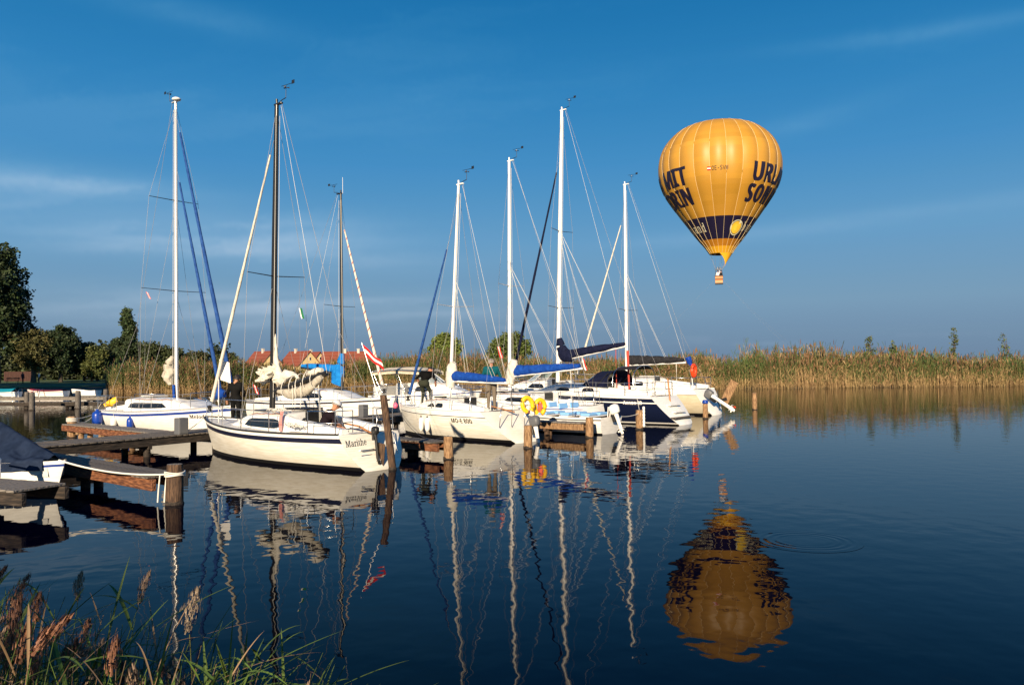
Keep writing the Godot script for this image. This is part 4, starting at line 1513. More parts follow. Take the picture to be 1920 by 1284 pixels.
	# --- white yacht with registration and two fenders
	yacht({"key": "d", "label": "white yacht with blue boom cover and number MO-E 800 on its side", "at": Vector3(-2.3, 0, -28.6), "head": Vector3(-0.714, 0, -0.70),
		"len": 5.5, "beam": 2.4, "bow": 1.10, "stern": 0.98, "rake_bow": 0.35, "rake_stern": 1.15, "tuck": 0.86, "dip": 0.0,
		"bands": [["topside", "gelcoat", 0.17], ["dark_line", "stripe_navy", 0.195], ["hull", "gelcoat_cream", -1.0]], "rail": "gelcoat",
		"cockpit": [-2.6, -1.15, 0.6], "coaming": 0.2, "cabin": [-1.15, 1.75, 0.92, 0.42, 0.34, 0.26, 0.6], "windows": [[0.16, 0.32, 0.25, 0.72, 0.02], [0.335, 0.52, 0.25, 0.66, 0.08]],
		"stanchions": [0.42, 0.62], "pushpit": false,
		"mast": {"x": -0.1, "foot": 1.38, "top": 8.9, "r": 0.066, "mat": "alloy_white", "rake": 0.55, "spreaders": [[4.6, 0.85]], "spreader_mat": "alloy",
			"furled": [[2.35, 1.12, 7.9, 0.06, "furl_blue", "", 0.82]], "boom": [1.98, 2.75, -0.08, "cover_blue", 0.13, 0.16], "lazy": [0.3, 0.8]}})
	var d: Node3D = boats["d"]
	var hd: Hull = hulls["d"]
	lettering("MO-E 800", 0.15, 0.82, func(x: float, y: float) -> Vector3: return hd.at(0.245 - x / 5.5, 0.60 + y, -1.0, 0.012), mat("ink"), d, "Droid Sans", true)
	bundle(d, "mast_collar", "sail_white", [Vector3(-0.12, 1.75, 0), Vector3(-0.14, 2.05, 0), Vector3(-0.2, 2.4, 0), Vector3(-0.3, 2.62, 0)], [Vector2(0.15, 0.17), Vector2(0.17, 0.2), Vector2(0.17, 0.22), Vector2(0.10, 0.12)], 31, 0.12)
	outboard(d, Vector3(-3.95, 0.42, 0.18), 0.0, 12.0, "plastic_grey", "plastic_white", 0.6)
	var sr := st_new()
	for side in [-1.0, 1.0]:
		tube(sr, [Vector3(-2.2, 1.0, side * 1.0), Vector3(-2.25, 1.75, side * 0.95), Vector3(-2.25, 1.78, side * 0.3)], 0.016, 6)
		tube(sr, [Vector3(-2.25, 1.75, side * 0.95), Vector3(-1.3, 1.72, side * 1.0), Vector3(-1.28, 1.05, side * 1.06)], 0.014, 6)
		tube(sr, [Vector3(-3.4, 0.5, side * 0.8), Vector3(-3.5, 1.18, side * 0.8), Vector3(-3.5, 1.18, side * 0.3), Vector3(-3.45, 0.5, side * 0.3)], 0.014, 6)
	commit(sr, "stern_rail", mat("steel"), d)
	rod(d, "tiller", "teak", [Vector3(-3.2, 0.95, 0.1), Vector3(-2.2, 1.12, 0.0)], [0.028, 0.018], 6)

	# --- yacht with the long sloping blue boom cover
	yacht({"key": "e", "label": "white yacht with long blue boom cover behind the yellow lifebuoys", "at": Vector3(0.27, 0, -34.7), "head": HEAD,
		"len": 7.6, "beam": 2.15, "bow": 1.1, "stern": 0.85, "rake_bow": 0.6, "rake_stern": 0.3,
		"bands": [["topside", "gelcoat", 0.10], ["pale_stripe", "stripe_blue", 0.14], ["hull", "gelcoat", -1.0]], "rail": "alloy",
		"cockpit": [-3.4, -1.6, 0.5], "cabin": [-1.6, 2.2, 0.8, 0.45, 0.45, 0.34, 0.42], "windows": [[0.08, 0.5, 0.3, 0.78, 0.05]], "stanchions": [0.3, 0.45, 0.6],
		"mast": {"x": 0.5, "foot": 1.42, "top": 11.5, "r": 0.08, "mat": "alloy_white", "rake": 0.1, "spreaders": [[6.0, 0.9]], "spreader_mat": "alloy",
			"boom": [2.05, 3.75, 0.30, "cover_blue", 0.15, 0.20], "lazy": [0.45, 0.75]}})
	bundle(boats["e"], "mast_collar", "sail_white", [Vector3(0.46, 1.7, 0), Vector3(0.42, 2.1, 0), Vector3(0.3, 2.5, 0), Vector3(0.2, 2.75, 0)], [Vector2(0.14, 0.16), Vector2(0.2, 0.24), Vector2(0.2, 0.26), Vector2(0.12, 0.14)], 41, 0.12)

	# --- navy yacht
	yacht({"key": "h", "label": "navy hulled yacht with tall white mast and navy sprayhood", "at": Vector3(3.07, 0, -36.2), "head": HEAD,
		"len": 8.4, "beam": 2.75, "bow": 1.42, "stern": 1.16, "rake_bow": 0.5, "rake_stern": 1.0, "tuck": 0.84, "dip": 0.0,
		"bands": [["topside", "gelcoat", 0.08], ["upper_hull", "navy_gelcoat", 0.24], ["white_line", "white_paint", 0.285], ["hull", "navy_gelcoat", -1.0]], "boot": "white_paint", "rail": "gelcoat", "transom": "gelcoat",
		"cockpit": [-4.0, -1.6, 0.62], "coaming": 0.26, "cabin": [-1.6, 2.6, 1.0, 0.5, 0.44, 0.34, 0.45], "windows": [[0.06, 0.22, 0.34, 0.75, 0.02], [0.38, 0.58, 0.32, 0.75, 0.05]], "stanchions": [0.3, 0.43, 0.56, 0.68],
		"mast": {"x": 1.25, "foot": 1.72, "top": 14.3, "r": 0.09, "mat": "alloy_white", "rake": 0.42, "spreaders": [[5.16, 1.0], [8.7, 0.85]], "spreader_mat": "alloy_black",
			"furled": [[4.05, 1.5, 12.0, 0.075, "cover_navy", ""]], "boom": [2.72, 3.6, 0.58, "cover_navy", 0.15, 0.19], "lazy": [0.3, 0.55, 0.85], "sheet": "rope_red"}})
	var hn: Node3D = boats["h"]
	var hh: Hull = hulls["h"]
	bundle(hn, "mast_cover", "cover_navy", [Vector3(1.12, 3.75, 0), Vector3(1.05, 3.35, 0), Vector3(0.86, 2.98, 0), Vector3(0.4, 2.86, 0)], [Vector2(0.12, 0.12), Vector2(0.16, 0.24), Vector2(0.16, 0.34), Vector2(0.14, 0.22)], 51, 0.08)
	lettering("Annon 29", 0.15, 0.78, func(x: float, y: float) -> Vector3: return hh.at(0.155 - x / 8.4, 0.84 + y, -1.0, 0.014), mat("white_paint"), hn, "Droid Sans", true, 0.3)
	sprayhood(hn, Vector3(-1.55, 1.55, 0))
	var rs := st_new()
	for k in 2:
		tube(rs, [Vector3(-2.52 + k * 0.06, 3.1, 0.0), Vector3(-2.6 + k * 0.06, 1.35, -0.1 + 0.1 * k)], 0.035, 6)
	commit(rs, "sheet_tackle", mat("rope_red"), hn)
	var sw := st_new()
	box(sw, Vector3(-5.0, 0.30, 0), Vector3(0.36, 0.06, 1.7), 0.02)
	commit(sw, "bathing_platform", mat("wood_weathered"), hn)
	for e in [[-4.86, 0.52, 0.9], [-4.62, 0.80, 0.9]]:
		var sp := st_new()
		box(sp, Vector3(e[0], e[1], 0), Vector3(0.26, 0.05, e[2]), 0.015)
		box(sp, Vector3(e[0] + 0.10, e[1] - 0.14, 0), Vector3(0.05, 0.24, e[2]), 0.01)
		commit(sp, "stern_step", mat("gelcoat"), hn)
	rod(hn, "rudder_head", "teak", [Vector3(-4.35, 1.9, 0.1), Vector3(-4.45, 0.8, 0.1)], 0.035, 6)

	# --- beige yacht furthest right
	yacht({"key": "i", "label": "beige hulled yacht with black boom cover, rightmost of the yachts", "at": Vector3(6.3, 0, -42.2), "head": HEAD,
		"len": 8.2, "beam": 2.8, "bow": 1.5, "stern": 1.26, "rake_bow": 0.5, "rake_stern": 0.65, "tuck": 0.84, "dip": 0.0,
		"bands": [["topside", "gelcoat", 0.24], ["dark_line", "ink_grey", 0.262], ["hull", "gelcoat_beige", -1.0]], "rail": "gelcoat", "transom": "gelcoat",
		"cockpit": [-3.9, -1.5, 0.62], "coaming": 0.3, "cabin": [-1.5, 2.6, 1.05, 0.5, 0.5, 0.36, 0.45], "windows": [[0.06, 0.2, 0.3, 0.75, 0.02], [0.22, 0.5, 0.3, 0.75, 0.05]], "stanchions": [0.3, 0.45, 0.6],
		"mast": {"x": 0.3, "foot": 1.75, "top": 12.1, "r": 0.08, "mat": "alloy_white", "rake": 0.05, "spreaders": [[5.4, 0.95]], "spreader_mat": "alloy_black",
			"furled": [[3.6, 1.6, 10.4, 0.065, "sail_white", ""]], "boom": [2.5, 3.35, 0.08, "cover_black", 0.17, 0.23], "lazy": [0.35, 0.7]}})
	var bi: Node3D = boats["i"]
	outboard(bi, Vector3(-4.75, 0.78, -0.55), 0.0, 58.0, "plastic_grey", "alloy_white", 0.95, "plastic_orange", 1.15)
	var rb := st_new()
	box(rb, Vector3(-5.35, 1.1, 0.1), Vector3(0.42, 1.25, 0.05), 0.03, Basis(Vector3.BACK, 0.5))
	commit(rb, "rudder", mat("wood_pile"), bi)
	var rk := st_new()
	box(rk, Vector3(-4.98, 0.72, 0.1), Vector3(0.55, 0.16, 0.10), 0.02, Basis(Vector3.BACK, -0.25))
	tube(rk, [Vector3(-4.75, 1.2, 0.1), Vector3(-4.85, 0.3, 0.1)], 0.03, 6)
	commit(rk, "rudder_stock", mat("plastic_black"), bi)
	lettering("28", 0.13, 0.2, func(x: float, y: float) -> Vector3: return hulls["i"].at(0.17 - x / 8.2, 0.66 + y, -1.0, 0.012), mat("ink_grey"), bi, "Droid Serif", false, 0.2)

	open_boat()
	cruiser("cream canopied motor cruiser behind the man in black", Vector3(-4.6, 0, -44.0), Vector3(0.9, 0, 0.43), true)
	cruiser("white motor cruiser with raked windscreen behind the yellow lifebuoys", Vector3(1.9, 0, -48.0), Vector3(-0.92, 0, -0.39), false)
	covered_boat()
	for r in [["red and white rowing boat moored far left before the lawn", -46.9, -80.5, 4.6, "rowing_red"], ["white rowing boat beside the red one far left", -43.6, -81.5, 3.2, "white_paint"], ["turquoise covered rowing boat at the left edge", -50.5, -79.0, 4.0, "rowing_teal"]]:
		rowing_boat(r[0], Vector3(r[1], 0, r[2]), r[3], r[4])

func lump_of_rope(o: Node, at: Vector3) -> void:
	var st := st_new()
	for k in 9:
		var p := []
		var c := at + Vector3(rng.randf_range(-0.25, 0.25), rng.randf_range(0, 0.05), rng.randf_range(-0.05, 0.05))
		for i in 11:
			var t := TAU * i / 10
			p.append(c + Vector3(cos(t) * 0.13, 0.02 + 0.03 * sin(t * 3.0 + k), sin(t) * 0.07))
		tube(st, p, 0.011, 5)
	commit(st, "mooring_rope", mat("rope_white"), o)

# the loosely flaked mainsail of the cream yacht: a fan of cloth above the boom and a roll under it
func front_sails(o: Node) -> void:
	var nz := FastNoiseLite.new()
	nz.seed = 61
	nz.frequency = 1.6
	var g := Vector3(0.22, 1.86, 0)
	var e := Vector3(-2.0, 2.34, 0)
	var st := st_new()
	for layer in 3:
		var rows := []
		for i in 15:
			var t := i / 14.0
			var row := []
			for k in 19:
				var v := k / 18.0
				# from the luff on the mast out forward and down over the boom
				var ang := lerpf(-0.35, 2.35, v) + 0.12 * layer
				var rad := lerpf(0.05, 0.54 - 0.08 * layer, t) * (1.0 + 0.22 * sin(v * 17.0 + layer) * t)
				var p := Vector3(0.26 + cos(ang) * rad * 0.95, 2.12 + sin(ang) * rad * 0.78, -0.05 + 0.13 * sin(v * 21.0 + layer * 2.0) * t - 0.09 * layer + 0.1 * nz.get_noise_2d(v * 3.0, t * 3.0))
				row.append(p)
			rows.append(row)
		sheet(st, rows, false, 1)
	commit(st, "mainsail_fan", mat("sail_white"), o)
	bundle(o, "mainsail_luff", "sail_white", [Vector3(0.18, 3.55, 0), Vector3(0.15, 3.1, 0.0), Vector3(0.1, 2.6, 0.0), Vector3(0.0, 2.15, 0.0)], [Vector2(0.02, 0.02), Vector2(0.035, 0.04), Vector2(0.07, 0.10), Vector2(0.14, 0.22)], 63, 0.35, 12)
	bundle(o, "mainsail_top", "sail_white", [g + Vector3(-0.15, 0.22, 0.04), g.lerp(e, 0.25) + Vector3(0, 0.30, 0.02), g.lerp(e, 0.42) + Vector3(0, 0.22, 0), g.lerp(e, 0.5) + Vector3(0, 0.08, 0)], [Vector2(0.12, 0.15), Vector2(0.12, 0.13), Vector2(0.08, 0.08), Vector2(0.03, 0.03)], 65, 0.5, 20)
	bundle(o, "mainsail_roll", "sail_grey", [g.lerp(e, 0.14) + Vector3(0, -0.10, -0.08), g.lerp(e, 0.4) + Vector3(0, -0.29, -0.06), g.lerp(e, 0.7) + Vector3(0, -0.31, -0.06), g.lerp(e, 0.98) + Vector3(0, -0.1, -0.06)], [Vector2(0.05, 0.05), Vector2(0.11, 0.13), Vector2(0.11, 0.14), Vector2(0.06, 0.07)], 67, 0.3, 14)
	bundle(o, "sail_end", "sail_white", [g.lerp(e, 0.68) + Vector3(0, 0.10, -0.02), g.lerp(e, 0.82) + Vector3(0, 0.12, 0), g.lerp(e, 0.95) + Vector3(0, 0.08, 0)], [Vector2(0.05, 0.05), Vector2(0.09, 0.09), Vector2(0.05, 0.05)], 69, 0.3)
	var lash := st_new()
	for f in [0.3, 0.45, 0.58, 0.72, 0.86]:
		var c := g.lerp(e, f) + Vector3(0, -0.08, -0.05)
		var p := []
		for i in 13:
			var t := TAU * i / 12
			p.append(c + Vector3(0.02 * sin(t * 2.0), sin(t) * 0.26, cos(t) * 0.19))
		tube(lash, p, 0.010, 5)
	for f in [0.5, 0.55, 0.66]:
		tube(lash, [g.lerp(e, f) + Vector3(0, -0.1, -0.2), g.lerp(e, f) + Vector3(-0.05, -0.5, -0.22), g.lerp(e, f) + Vector3(0.02, -0.8, -0.2)], 0.008, 5)
	commit(lash, "sail_tie", mat("rope_white"), o)

func sprayhood(o: Node, at: Vector3) -> void:
	var arch := func(x: float, y: float, w: float, n := 13) -> Array:
		var row := []
		for i in n:
			var t := PI * i / (n - 1)
			row.append(at + Vector3(x, y * pow(sin(t), 0.55), -cos(t) * w))
		return row
	var a0: Array = arch.call(0.95, 0.16, 0.80)
	var a1: Array = arch.call(0.25, 0.66, 0.98)
	var a2: Array = arch.call(-0.55, 0.72, 1.04)
	var st := st_new()
	sheet(st, [a1, a2], false, 1)
	for i in 12:
		if i < 2 or i > 9 or i == 6:
			quad(st, a0[i], a1[i], a1[i + 1], a0[i + 1])
	commit(st, "sprayhood", mat("cover_navy"), o)
	var vn := st_new()
	for i in 12:
		if not (i < 2 or i > 9 or i == 6):
			quad(vn, a0[i], a1[i], a1[i + 1], a0[i + 1])
	commit(vn, "sprayhood_window", mat("clear_vinyl"), o)
	var fr := st_new()
	tube(fr, a1, 0.016, 5)
	tube(fr, a2, 0.018, 5)
	for s in [-1.0, 1.0]:
		tube(fr, [at + Vector3(-0.55, 0.6, s * 0.95), at + Vector3(0.1, 0.0, s * 1.0)], 0.022, 5)
	commit(fr, "sprayhood_frame", mat("plastic_black"), o)
	# bimini aft of it
	var b1: Array = arch.call(-0.75, 0.86, 0.98)
	var b2: Array = arch.call(-1.75, 0.90, 0.98)
	var bt := st_new()
	sheet(bt, [b1.slice(3, 10), b2.slice(3, 10)], false, 1)
	commit(bt, "bimini", mat("cover_black"), o)
	for hoop in [b1, b2]:
		rod(o, "bimini_hoop", "steel", hoop, 0.015, 5)

func shell(o: Node, h: Hull, m: String, stripe: String) -> void:
	var top := func(s: float) -> float: return h.sheer(s)
	var s1 := func(s: float) -> float: return h.sheer(s) - 0.07
	var s2 := func(s: float) -> float: return h.sheer(s) - 0.12
	var wl := func(_s: float) -> float: return 0.05
	var lo := func(_s: float) -> float: return -0.42
	hull_band(h, "gunwale_band", mat(m), top, s1, 1, o)
	hull_band(h, "stripe", mat(stripe), s1, s2, 1, o)
	hull_band(h, "hull", mat(m), s2, wl, 7, o)
	hull_band(h, "antifouling", mat("antifouling"), wl, lo, 4, o)
	var tr := st_new()
	var rows := []
	for k in 7:
		var y := lerpf(h.sheer(0.0), -0.1, k / 6.0)
		var e := h.at(0.0, y, 1.0)
		rows.append([Vector3(e.x, y, -e.z), Vector3(e.x - 0.02, y, 0), Vector3(e.x, y, e.z)])
	sheet(tr, rows, false, 1)
	commit(tr, "transom", mat(m), o)

func inside(o: Node, h: Hull, m: String, depth: float) -> void:
	var st := st_new()
	var l := []
	for i in 21:
		var s := i / 20.0 * 0.94
		var y := h.sheer(s)
		var z := maxf(h.at(s, y, 1.0).z, 0.03)
		var x := h.at(s, y, 1.0).x + (0.04 if i == 0 else 0.0)
		l.append([Vector3(x, y, -z + 0.01), Vector3(x, y, -z * 0.9), Vector3(x, y - depth, -z * 0.78), Vector3(x, y - depth - 0.02, 0), Vector3(x, y - depth, z * 0.78), Vector3(x, y, z * 0.9), Vector3(x, y, z - 0.01)])
	sheet(st, l, false, -1)
	commit(st, "interior", mat(m), o)

func open_boat() -> void:
	var o := thing("open_boat", "small white open boat with brown interior and pale blue seats", "motorboat", Vector3(1.72, 0, -30.2), yaw_of(HEAD))
	var h := Hull.new()
	h.len = 4.7
	h.beam = 1.7
	h.bow = 0.78
	h.mid = 0.04
	h.stern = 0.62
	h.tuck = 0.84
	h.rake_bow = 0.4
	h.rake_stern = -0.12
	shell(o, h, "gelcoat", "plastic_grey")
	inside(o, h, "wood_red", 0.30)
	for x in [-1.6, -0.7, 0.3]:
		var st := st_new()
		box(st, Vector3(x, 0.62, 0), Vector3(0.42, 0.05, 1.35), 0.02)
		commit(st, "thwart", mat("gelcoat"), o)
		for z in [-0.36, 0.36]:
			var cs := st_new()
			box(cs, Vector3(x, 0.70, z), Vector3(0.40, 0.10, 0.55), 0.03)
			commit(cs, "seat_cushion", mat("plastic_pale_blue"), o)
			if x > -1.5:
				var bk := st_new()
				box(bk, Vector3(x + 0.22, 0.98, z), Vector3(0.06, 0.20, 0.55), 0.02, Basis(Vector3.BACK, -0.15))
				commit(bk, "seat_back", mat("plastic_pale_blue"), o)
	var con := st_new()
	box(con, Vector3(0.95, 0.80, 0), Vector3(0.3, 0.5, 0.75), 0.06)
	commit(con, "console", mat("gelcoat"), o)
	outboard(o, Vector3(-2.42, 0.62, 0), 0.0, 20.0, "plastic_white", "plastic_white", 0.55)
	var bn := st_new()
	for z in [-0.2, -0.05, 0.1]:
		tube(bn, [Vector3(-2.3, 0.62, z), Vector3(-2.36, 0.98, z - 0.04)], 0.02, 6)
	commit(bn, "cleat_post", mat("plastic_white"), o)
	rod(o, "pole", "steel", [Vector3(-1.2, 0.6, -0.78), Vector3(-1.2, 1.35, -0.78)], 0.014)

func cruiser(label: String, at: Vector3, head: Vector3, canopy: bool) -> void:
	var o := thing("motor_cruiser", label, "motorboat", at, yaw_of(head), "motor cruisers behind the yachts")
	var h := Hull.new()
	h.len = 6.6
	h.beam = 2.4
	h.bow = 1.25
	h.mid = 0.0
	h.stern = 0.95
	h.tuck = 0.88
	h.rake_bow = 0.8
	h.rake_stern = 0.0
	shell(o, h, "gelcoat", "stripe_blue")
	var c := {"cabin": [-0.6, 2.6, 0.98, 0.5, 0.62, 0.4, 0.5], "windows": [[0.08, 0.42, 0.3, 0.75, 0.06]]}
	var dk := st_new()
	var rows := []
	for i in 25:
		var row := []
		for f in [-1.0, -0.5, 0.0, 0.5, 1.0]:
			row.append(h.deck(i / 24.0, f))
		rows.append(row)
	sheet(dk, rows)
	commit(dk, "deck", mat("gelcoat"), o)
	cabin(o, h, c)
	var ws := st_new()
	var lo := []
	var hi := []
	for i in 9:
		var t := PI * (i / 8.0)
		lo.append(Vector3(0.25 + sin(t) * 0.7, 1.62, -cos(t) * 0.98))
		hi.append(Vector3(-0.35 + sin(t) * 0.45, 2.2, -cos(t) * 0.86))
	sheet(ws, [lo, hi])
	commit(ws, "windscreen", mat("clear_glass"), o)
	var fr := st_new()
	tube(fr, lo, 0.02, 5)
	tube(fr, hi, 0.022, 5)
	for i in [0, 3, 5, 8]:
		tube(fr, [lo[i], hi[i]], 0.02, 5)
	commit(fr, "windscreen_frame", mat("alloy"), o)
	var st := st_new()
	for z in [-0.55, 0.55]:
		box(st, Vector3(-1.4, 1.28, z), Vector3(0.5, 0.7, 0.5), 0.06)
	box(st, Vector3(-2.8, 1.2, 0), Vector3(0.55, 0.5, 1.9), 0.06)
	commit(st, "seat", mat("gelcoat_grey"), o)
	if canopy:
		var ct := st_new()
		var g := []
		for i in 7:
			var x := lerpf(0.3, -3.1, i / 6.0)
			var row := []
			for k in 9:
				var f := k / 4.0 - 1.0
				row.append(Vector3(x, 2.52 - 0.20 * f * f - 0.09 * pow(i / 3.0 - 1.0, 2.0) + 0.012 * sin(i * 2.0 + k), f * 1.08))
			g.append(row)
		sheet(ct, g)
		for k in 8:
			for e in [0, 6]:
				quad(ct, g[e][k], g[e][k] - Vector3(0, 0.13, 0), g[e][k + 1] - Vector3(0, 0.13, 0), g[e][k + 1])
		for i in 6:
			for e in [0, 8]:
				quad(ct, g[i][e], g[i][e] - Vector3(0, 0.16, 0), g[i + 1][e] - Vector3(0, 0.16, 0), g[i + 1][e])
		commit(ct, "canopy", mat("canvas_cream"), o)
		var cf := st_new()
		for s in [-1.0, 1.0]:
			for a in [[0.25, -0.3], [-1.4, -0.9], [-3.0, -2.4]]:
				tube(cf, [Vector3(a[0], 2.3, s * 1.05), Vector3(a[1], 1.1, s * 1.0)], 0.016, 5)
		commit(cf, "canopy_frame", mat("steel"), o)
	else:
		var rl := st_new()
		for s in [-1.0, 1.0]:
			tube(rl, [h.deck(0.5, s * 0.95, 0.0), h.deck(0.55, s * 0.95, 0.5), h.deck(0.85, s * 0.9, 0.52), h.deck(0.97, s * 0.7, 0.5)], 0.014, 5)
		commit(rl, "bow_rail", mat("steel"), o)

func covered_boat() -> void:
	var hd := Vector3(0.86, 0, 0.51)
	var o := thing("covered_boat", "small boat under a dark navy tarpaulin at the left edge", "motorboat", Vector3(-10.85, 0, -16.75), yaw_of(hd))
	var h := Hull.new()
	h.len = 5.2
	h.beam = 1.65
	h.bow = 0.72
	h.mid = 0.03
	h.stern = 0.6
	h.tuck = 0.85
	h.rake_bow = 0.45
	h.rake_stern = 0.0
	shell(o, h, "gelcoat", "stripe_blue")
	inside(o, h, "gelcoat_grey", 0.3)
	var nz := FastNoiseLite.new()
	nz.seed = 71
	nz.frequency = 0.9
	var st := st_new()
	var rows := []
	for i in 45:
		var t := i / 44.0
		var s := lerpf(0.0, 0.93, t)
		var ridge := lerpf(1.18, 1.40, smoothstep(0.0, 0.45, t)) if t < 0.60 else lerpf(1.40, 0.80, pow((t - 0.60) / 0.40, 0.9))
		var ez := h.at(s, h.sheer(s), 1.0).z + 0.03
		var ex := h.at(s, h.sheer(s), 1.0).x
		var row := []
		for k in 33:
			var f := k / 16.0 - 1.0
			var a := absf(f)
			var y := lerpf(ridge, h.sheer(s) + 0.02, pow(a, 1.25)) - 0.05 * sin(a * PI)
			if a > 0.93:
				y -= (a - 0.93) * 2.6
			# folds run from the ridge pole down to the gunwale
			var fold := 0.035 * sin(t * 34.0 + 2.0 * nz.get_noise_2d(t * 6.0, f * 1.5)) * sin(a * PI) + 0.06 * nz.get_noise_3d(t * 4.0, f * 2.0, 1.0) * minf(1.0, a * 3.0)
			row.append(Vector3(ex, y + fold, f * ez * (1.0 + fold * 0.8)))
		rows.append(row)
	sheet(st, rows, false, 1)
	commit(st, "tarpaulin", mat("tarp_navy"), o)
	# electric motor hung on the near side
	var m := thing("electric_motor", "small electric outboard with an orange label beside the covered boat", "motor", Vector3(-9.42, 0.5, -14.55), yaw_of(hd))
	var hs := st_new()
	box(hs, Vector3(0, 0.32, 0), Vector3(0.30, 0.16, 0.15), 0.05)
	commit(hs, "motor_head", mat("plastic_white"), m)
	var lb := st_new()
	box(lb, Vector3(0.02, 0.325, 0.078), Vector3(0.15, 0.06, 0.006))
	commit(lb, "label_plate", mat("plastic_orange"), m)
	var tl := st_new()
	tube(tl, [Vector3(-0.14, 0.33, 0), Vector3(-0.55, 0.36, 0.05)], [0.022, 0.018], 6)
	commit(tl, "tiller", mat("plastic_black"), m)
	rod(m, "shaft", "steel", [Vector3(0.05, 0.26, 0), Vector3(0.07, 0.02, 0)], 0.018, 8)
	var cl := st_new()
	box(cl, Vector3(0.08, 0.14, 0), Vector3(0.10, 0.28, 0.13), 0.02)
	commit(cl, "clamp", mat("plastic_white"), m)

func rowing_boat(label: String, at: Vector3, len: float, m: String) -> void:
	mat("rowing_red", lin(0.25, 0.015, 0.015), 0.5)
	mat("rowing_teal", lin(0.01, 0.22, 0.30), 0.5)
	var o := thing("rowing_boat", label, "rowboat", at, deg_to_rad(168.0), "rowing boats far left")
	var h := Hull.new()
	h.len = len
	h.beam = 1.4
	h.bow = 0.75
	h.mid = 0.1
	h.stern = 0.6
	h.tuck = 0.7
	h.rake_bow = 0.4
	h.rake_stern = 0.0
	shell(o, h, "white_paint", m)
	inside(o, h, m, 0.3)
	for x in [-0.28, 0.05, 0.28]:
		var st := st_new()
		box(st, Vector3(x * len, 0.5, 0), Vector3(0.24, 0.04, 1.15), 0.01)
		commit(st, "thwart", mat(m), o)
	if m != "white_paint":
		var cv := st_new()
		var g := []
		for i in 9:
			var s := 0.06 + 0.84 * i / 8.0
			var e := h.at(s, h.sheer(s), 1.0)
			var row := []
			for k in 7:
				var f := k / 3.0 - 1.0
				row.append(Vector3(e.x, e.y + 0.02 + (1.0 - f * f) * (0.34 if m == "rowing_teal" else 0.12), e.z * f * 1.02))
			g.append(row)
		sheet(cv, g)
		commit(cv, "cover", mat(m), o)

# ---------------------------------------------------------------- balloon
var env_prof := [[0.0, 0.6], [0.10, 1.6], [0.30, 3.0], [0.55, 3.95], [1.1, 5.4], [2.1, 6.68], [3.4, 7.72], [4.65, 8.3], [5.9, 8.55], [7.1, 8.55], [8.35, 8.38], [9.6, 7.98], [10.8, 7.36], [12.1, 6.52], [13.6, 5.50], [16.8, 3.23], [17.8, 2.38], [18.95, 1.58]]

func env_r(d: float) -> float:
	# smooth radius of the envelope at depth d below its top
	var k := 0
	while k < env_prof.size() - 2 and env_prof[k + 1][0] < d:
		k += 1
	var p0: Array = env_prof[maxi(k - 1, 0)]
	var p1: Array = env_prof[k]
	var p2: Array = env_prof[k + 1]
	var p3: Array = env_prof[mini(k + 2, env_prof.size() - 1)]
	var h: float = p2[0] - p1[0]
	var t := clampf((d - p1[0]) / h, 0.0, 1.0)
	var m1: float = (p2[1] - p0[1]) / maxf(p2[0] - p0[0], 0.01) * h
	var m2: float = (p3[1] - p1[1]) / maxf(p3[0] - p1[0], 0.01) * h
	var t2 := t * t
	var t3 := t2 * t
	return (2 * t3 - 3 * t2 + 1) * p1[1] + (t3 - 2 * t2 + t) * m1 + (-2 * t3 + 3 * t2) * p2[1] + (t3 - t2) * m2

const GORES := 24
func env_pt(a: float, d: float, out := 0.0) -> Vector3:
	# a: angle from the way the balloon faces, d: depth below the top; each gore bulges between its tapes
	var g := fposmod(a / TAU * GORES + 0.57, 1.0)
	var bulge := sin(g * PI) * 0.020 * smoothstep(0.0, 2.0, d) * (1.0 - 0.7 * smoothstep(13.0, 18.0, d))
	var r := env_r(d) * (0.988 + bulge * 1.15) + out
	return Vector3(sin(a) * r, -d, cos(a) * r)

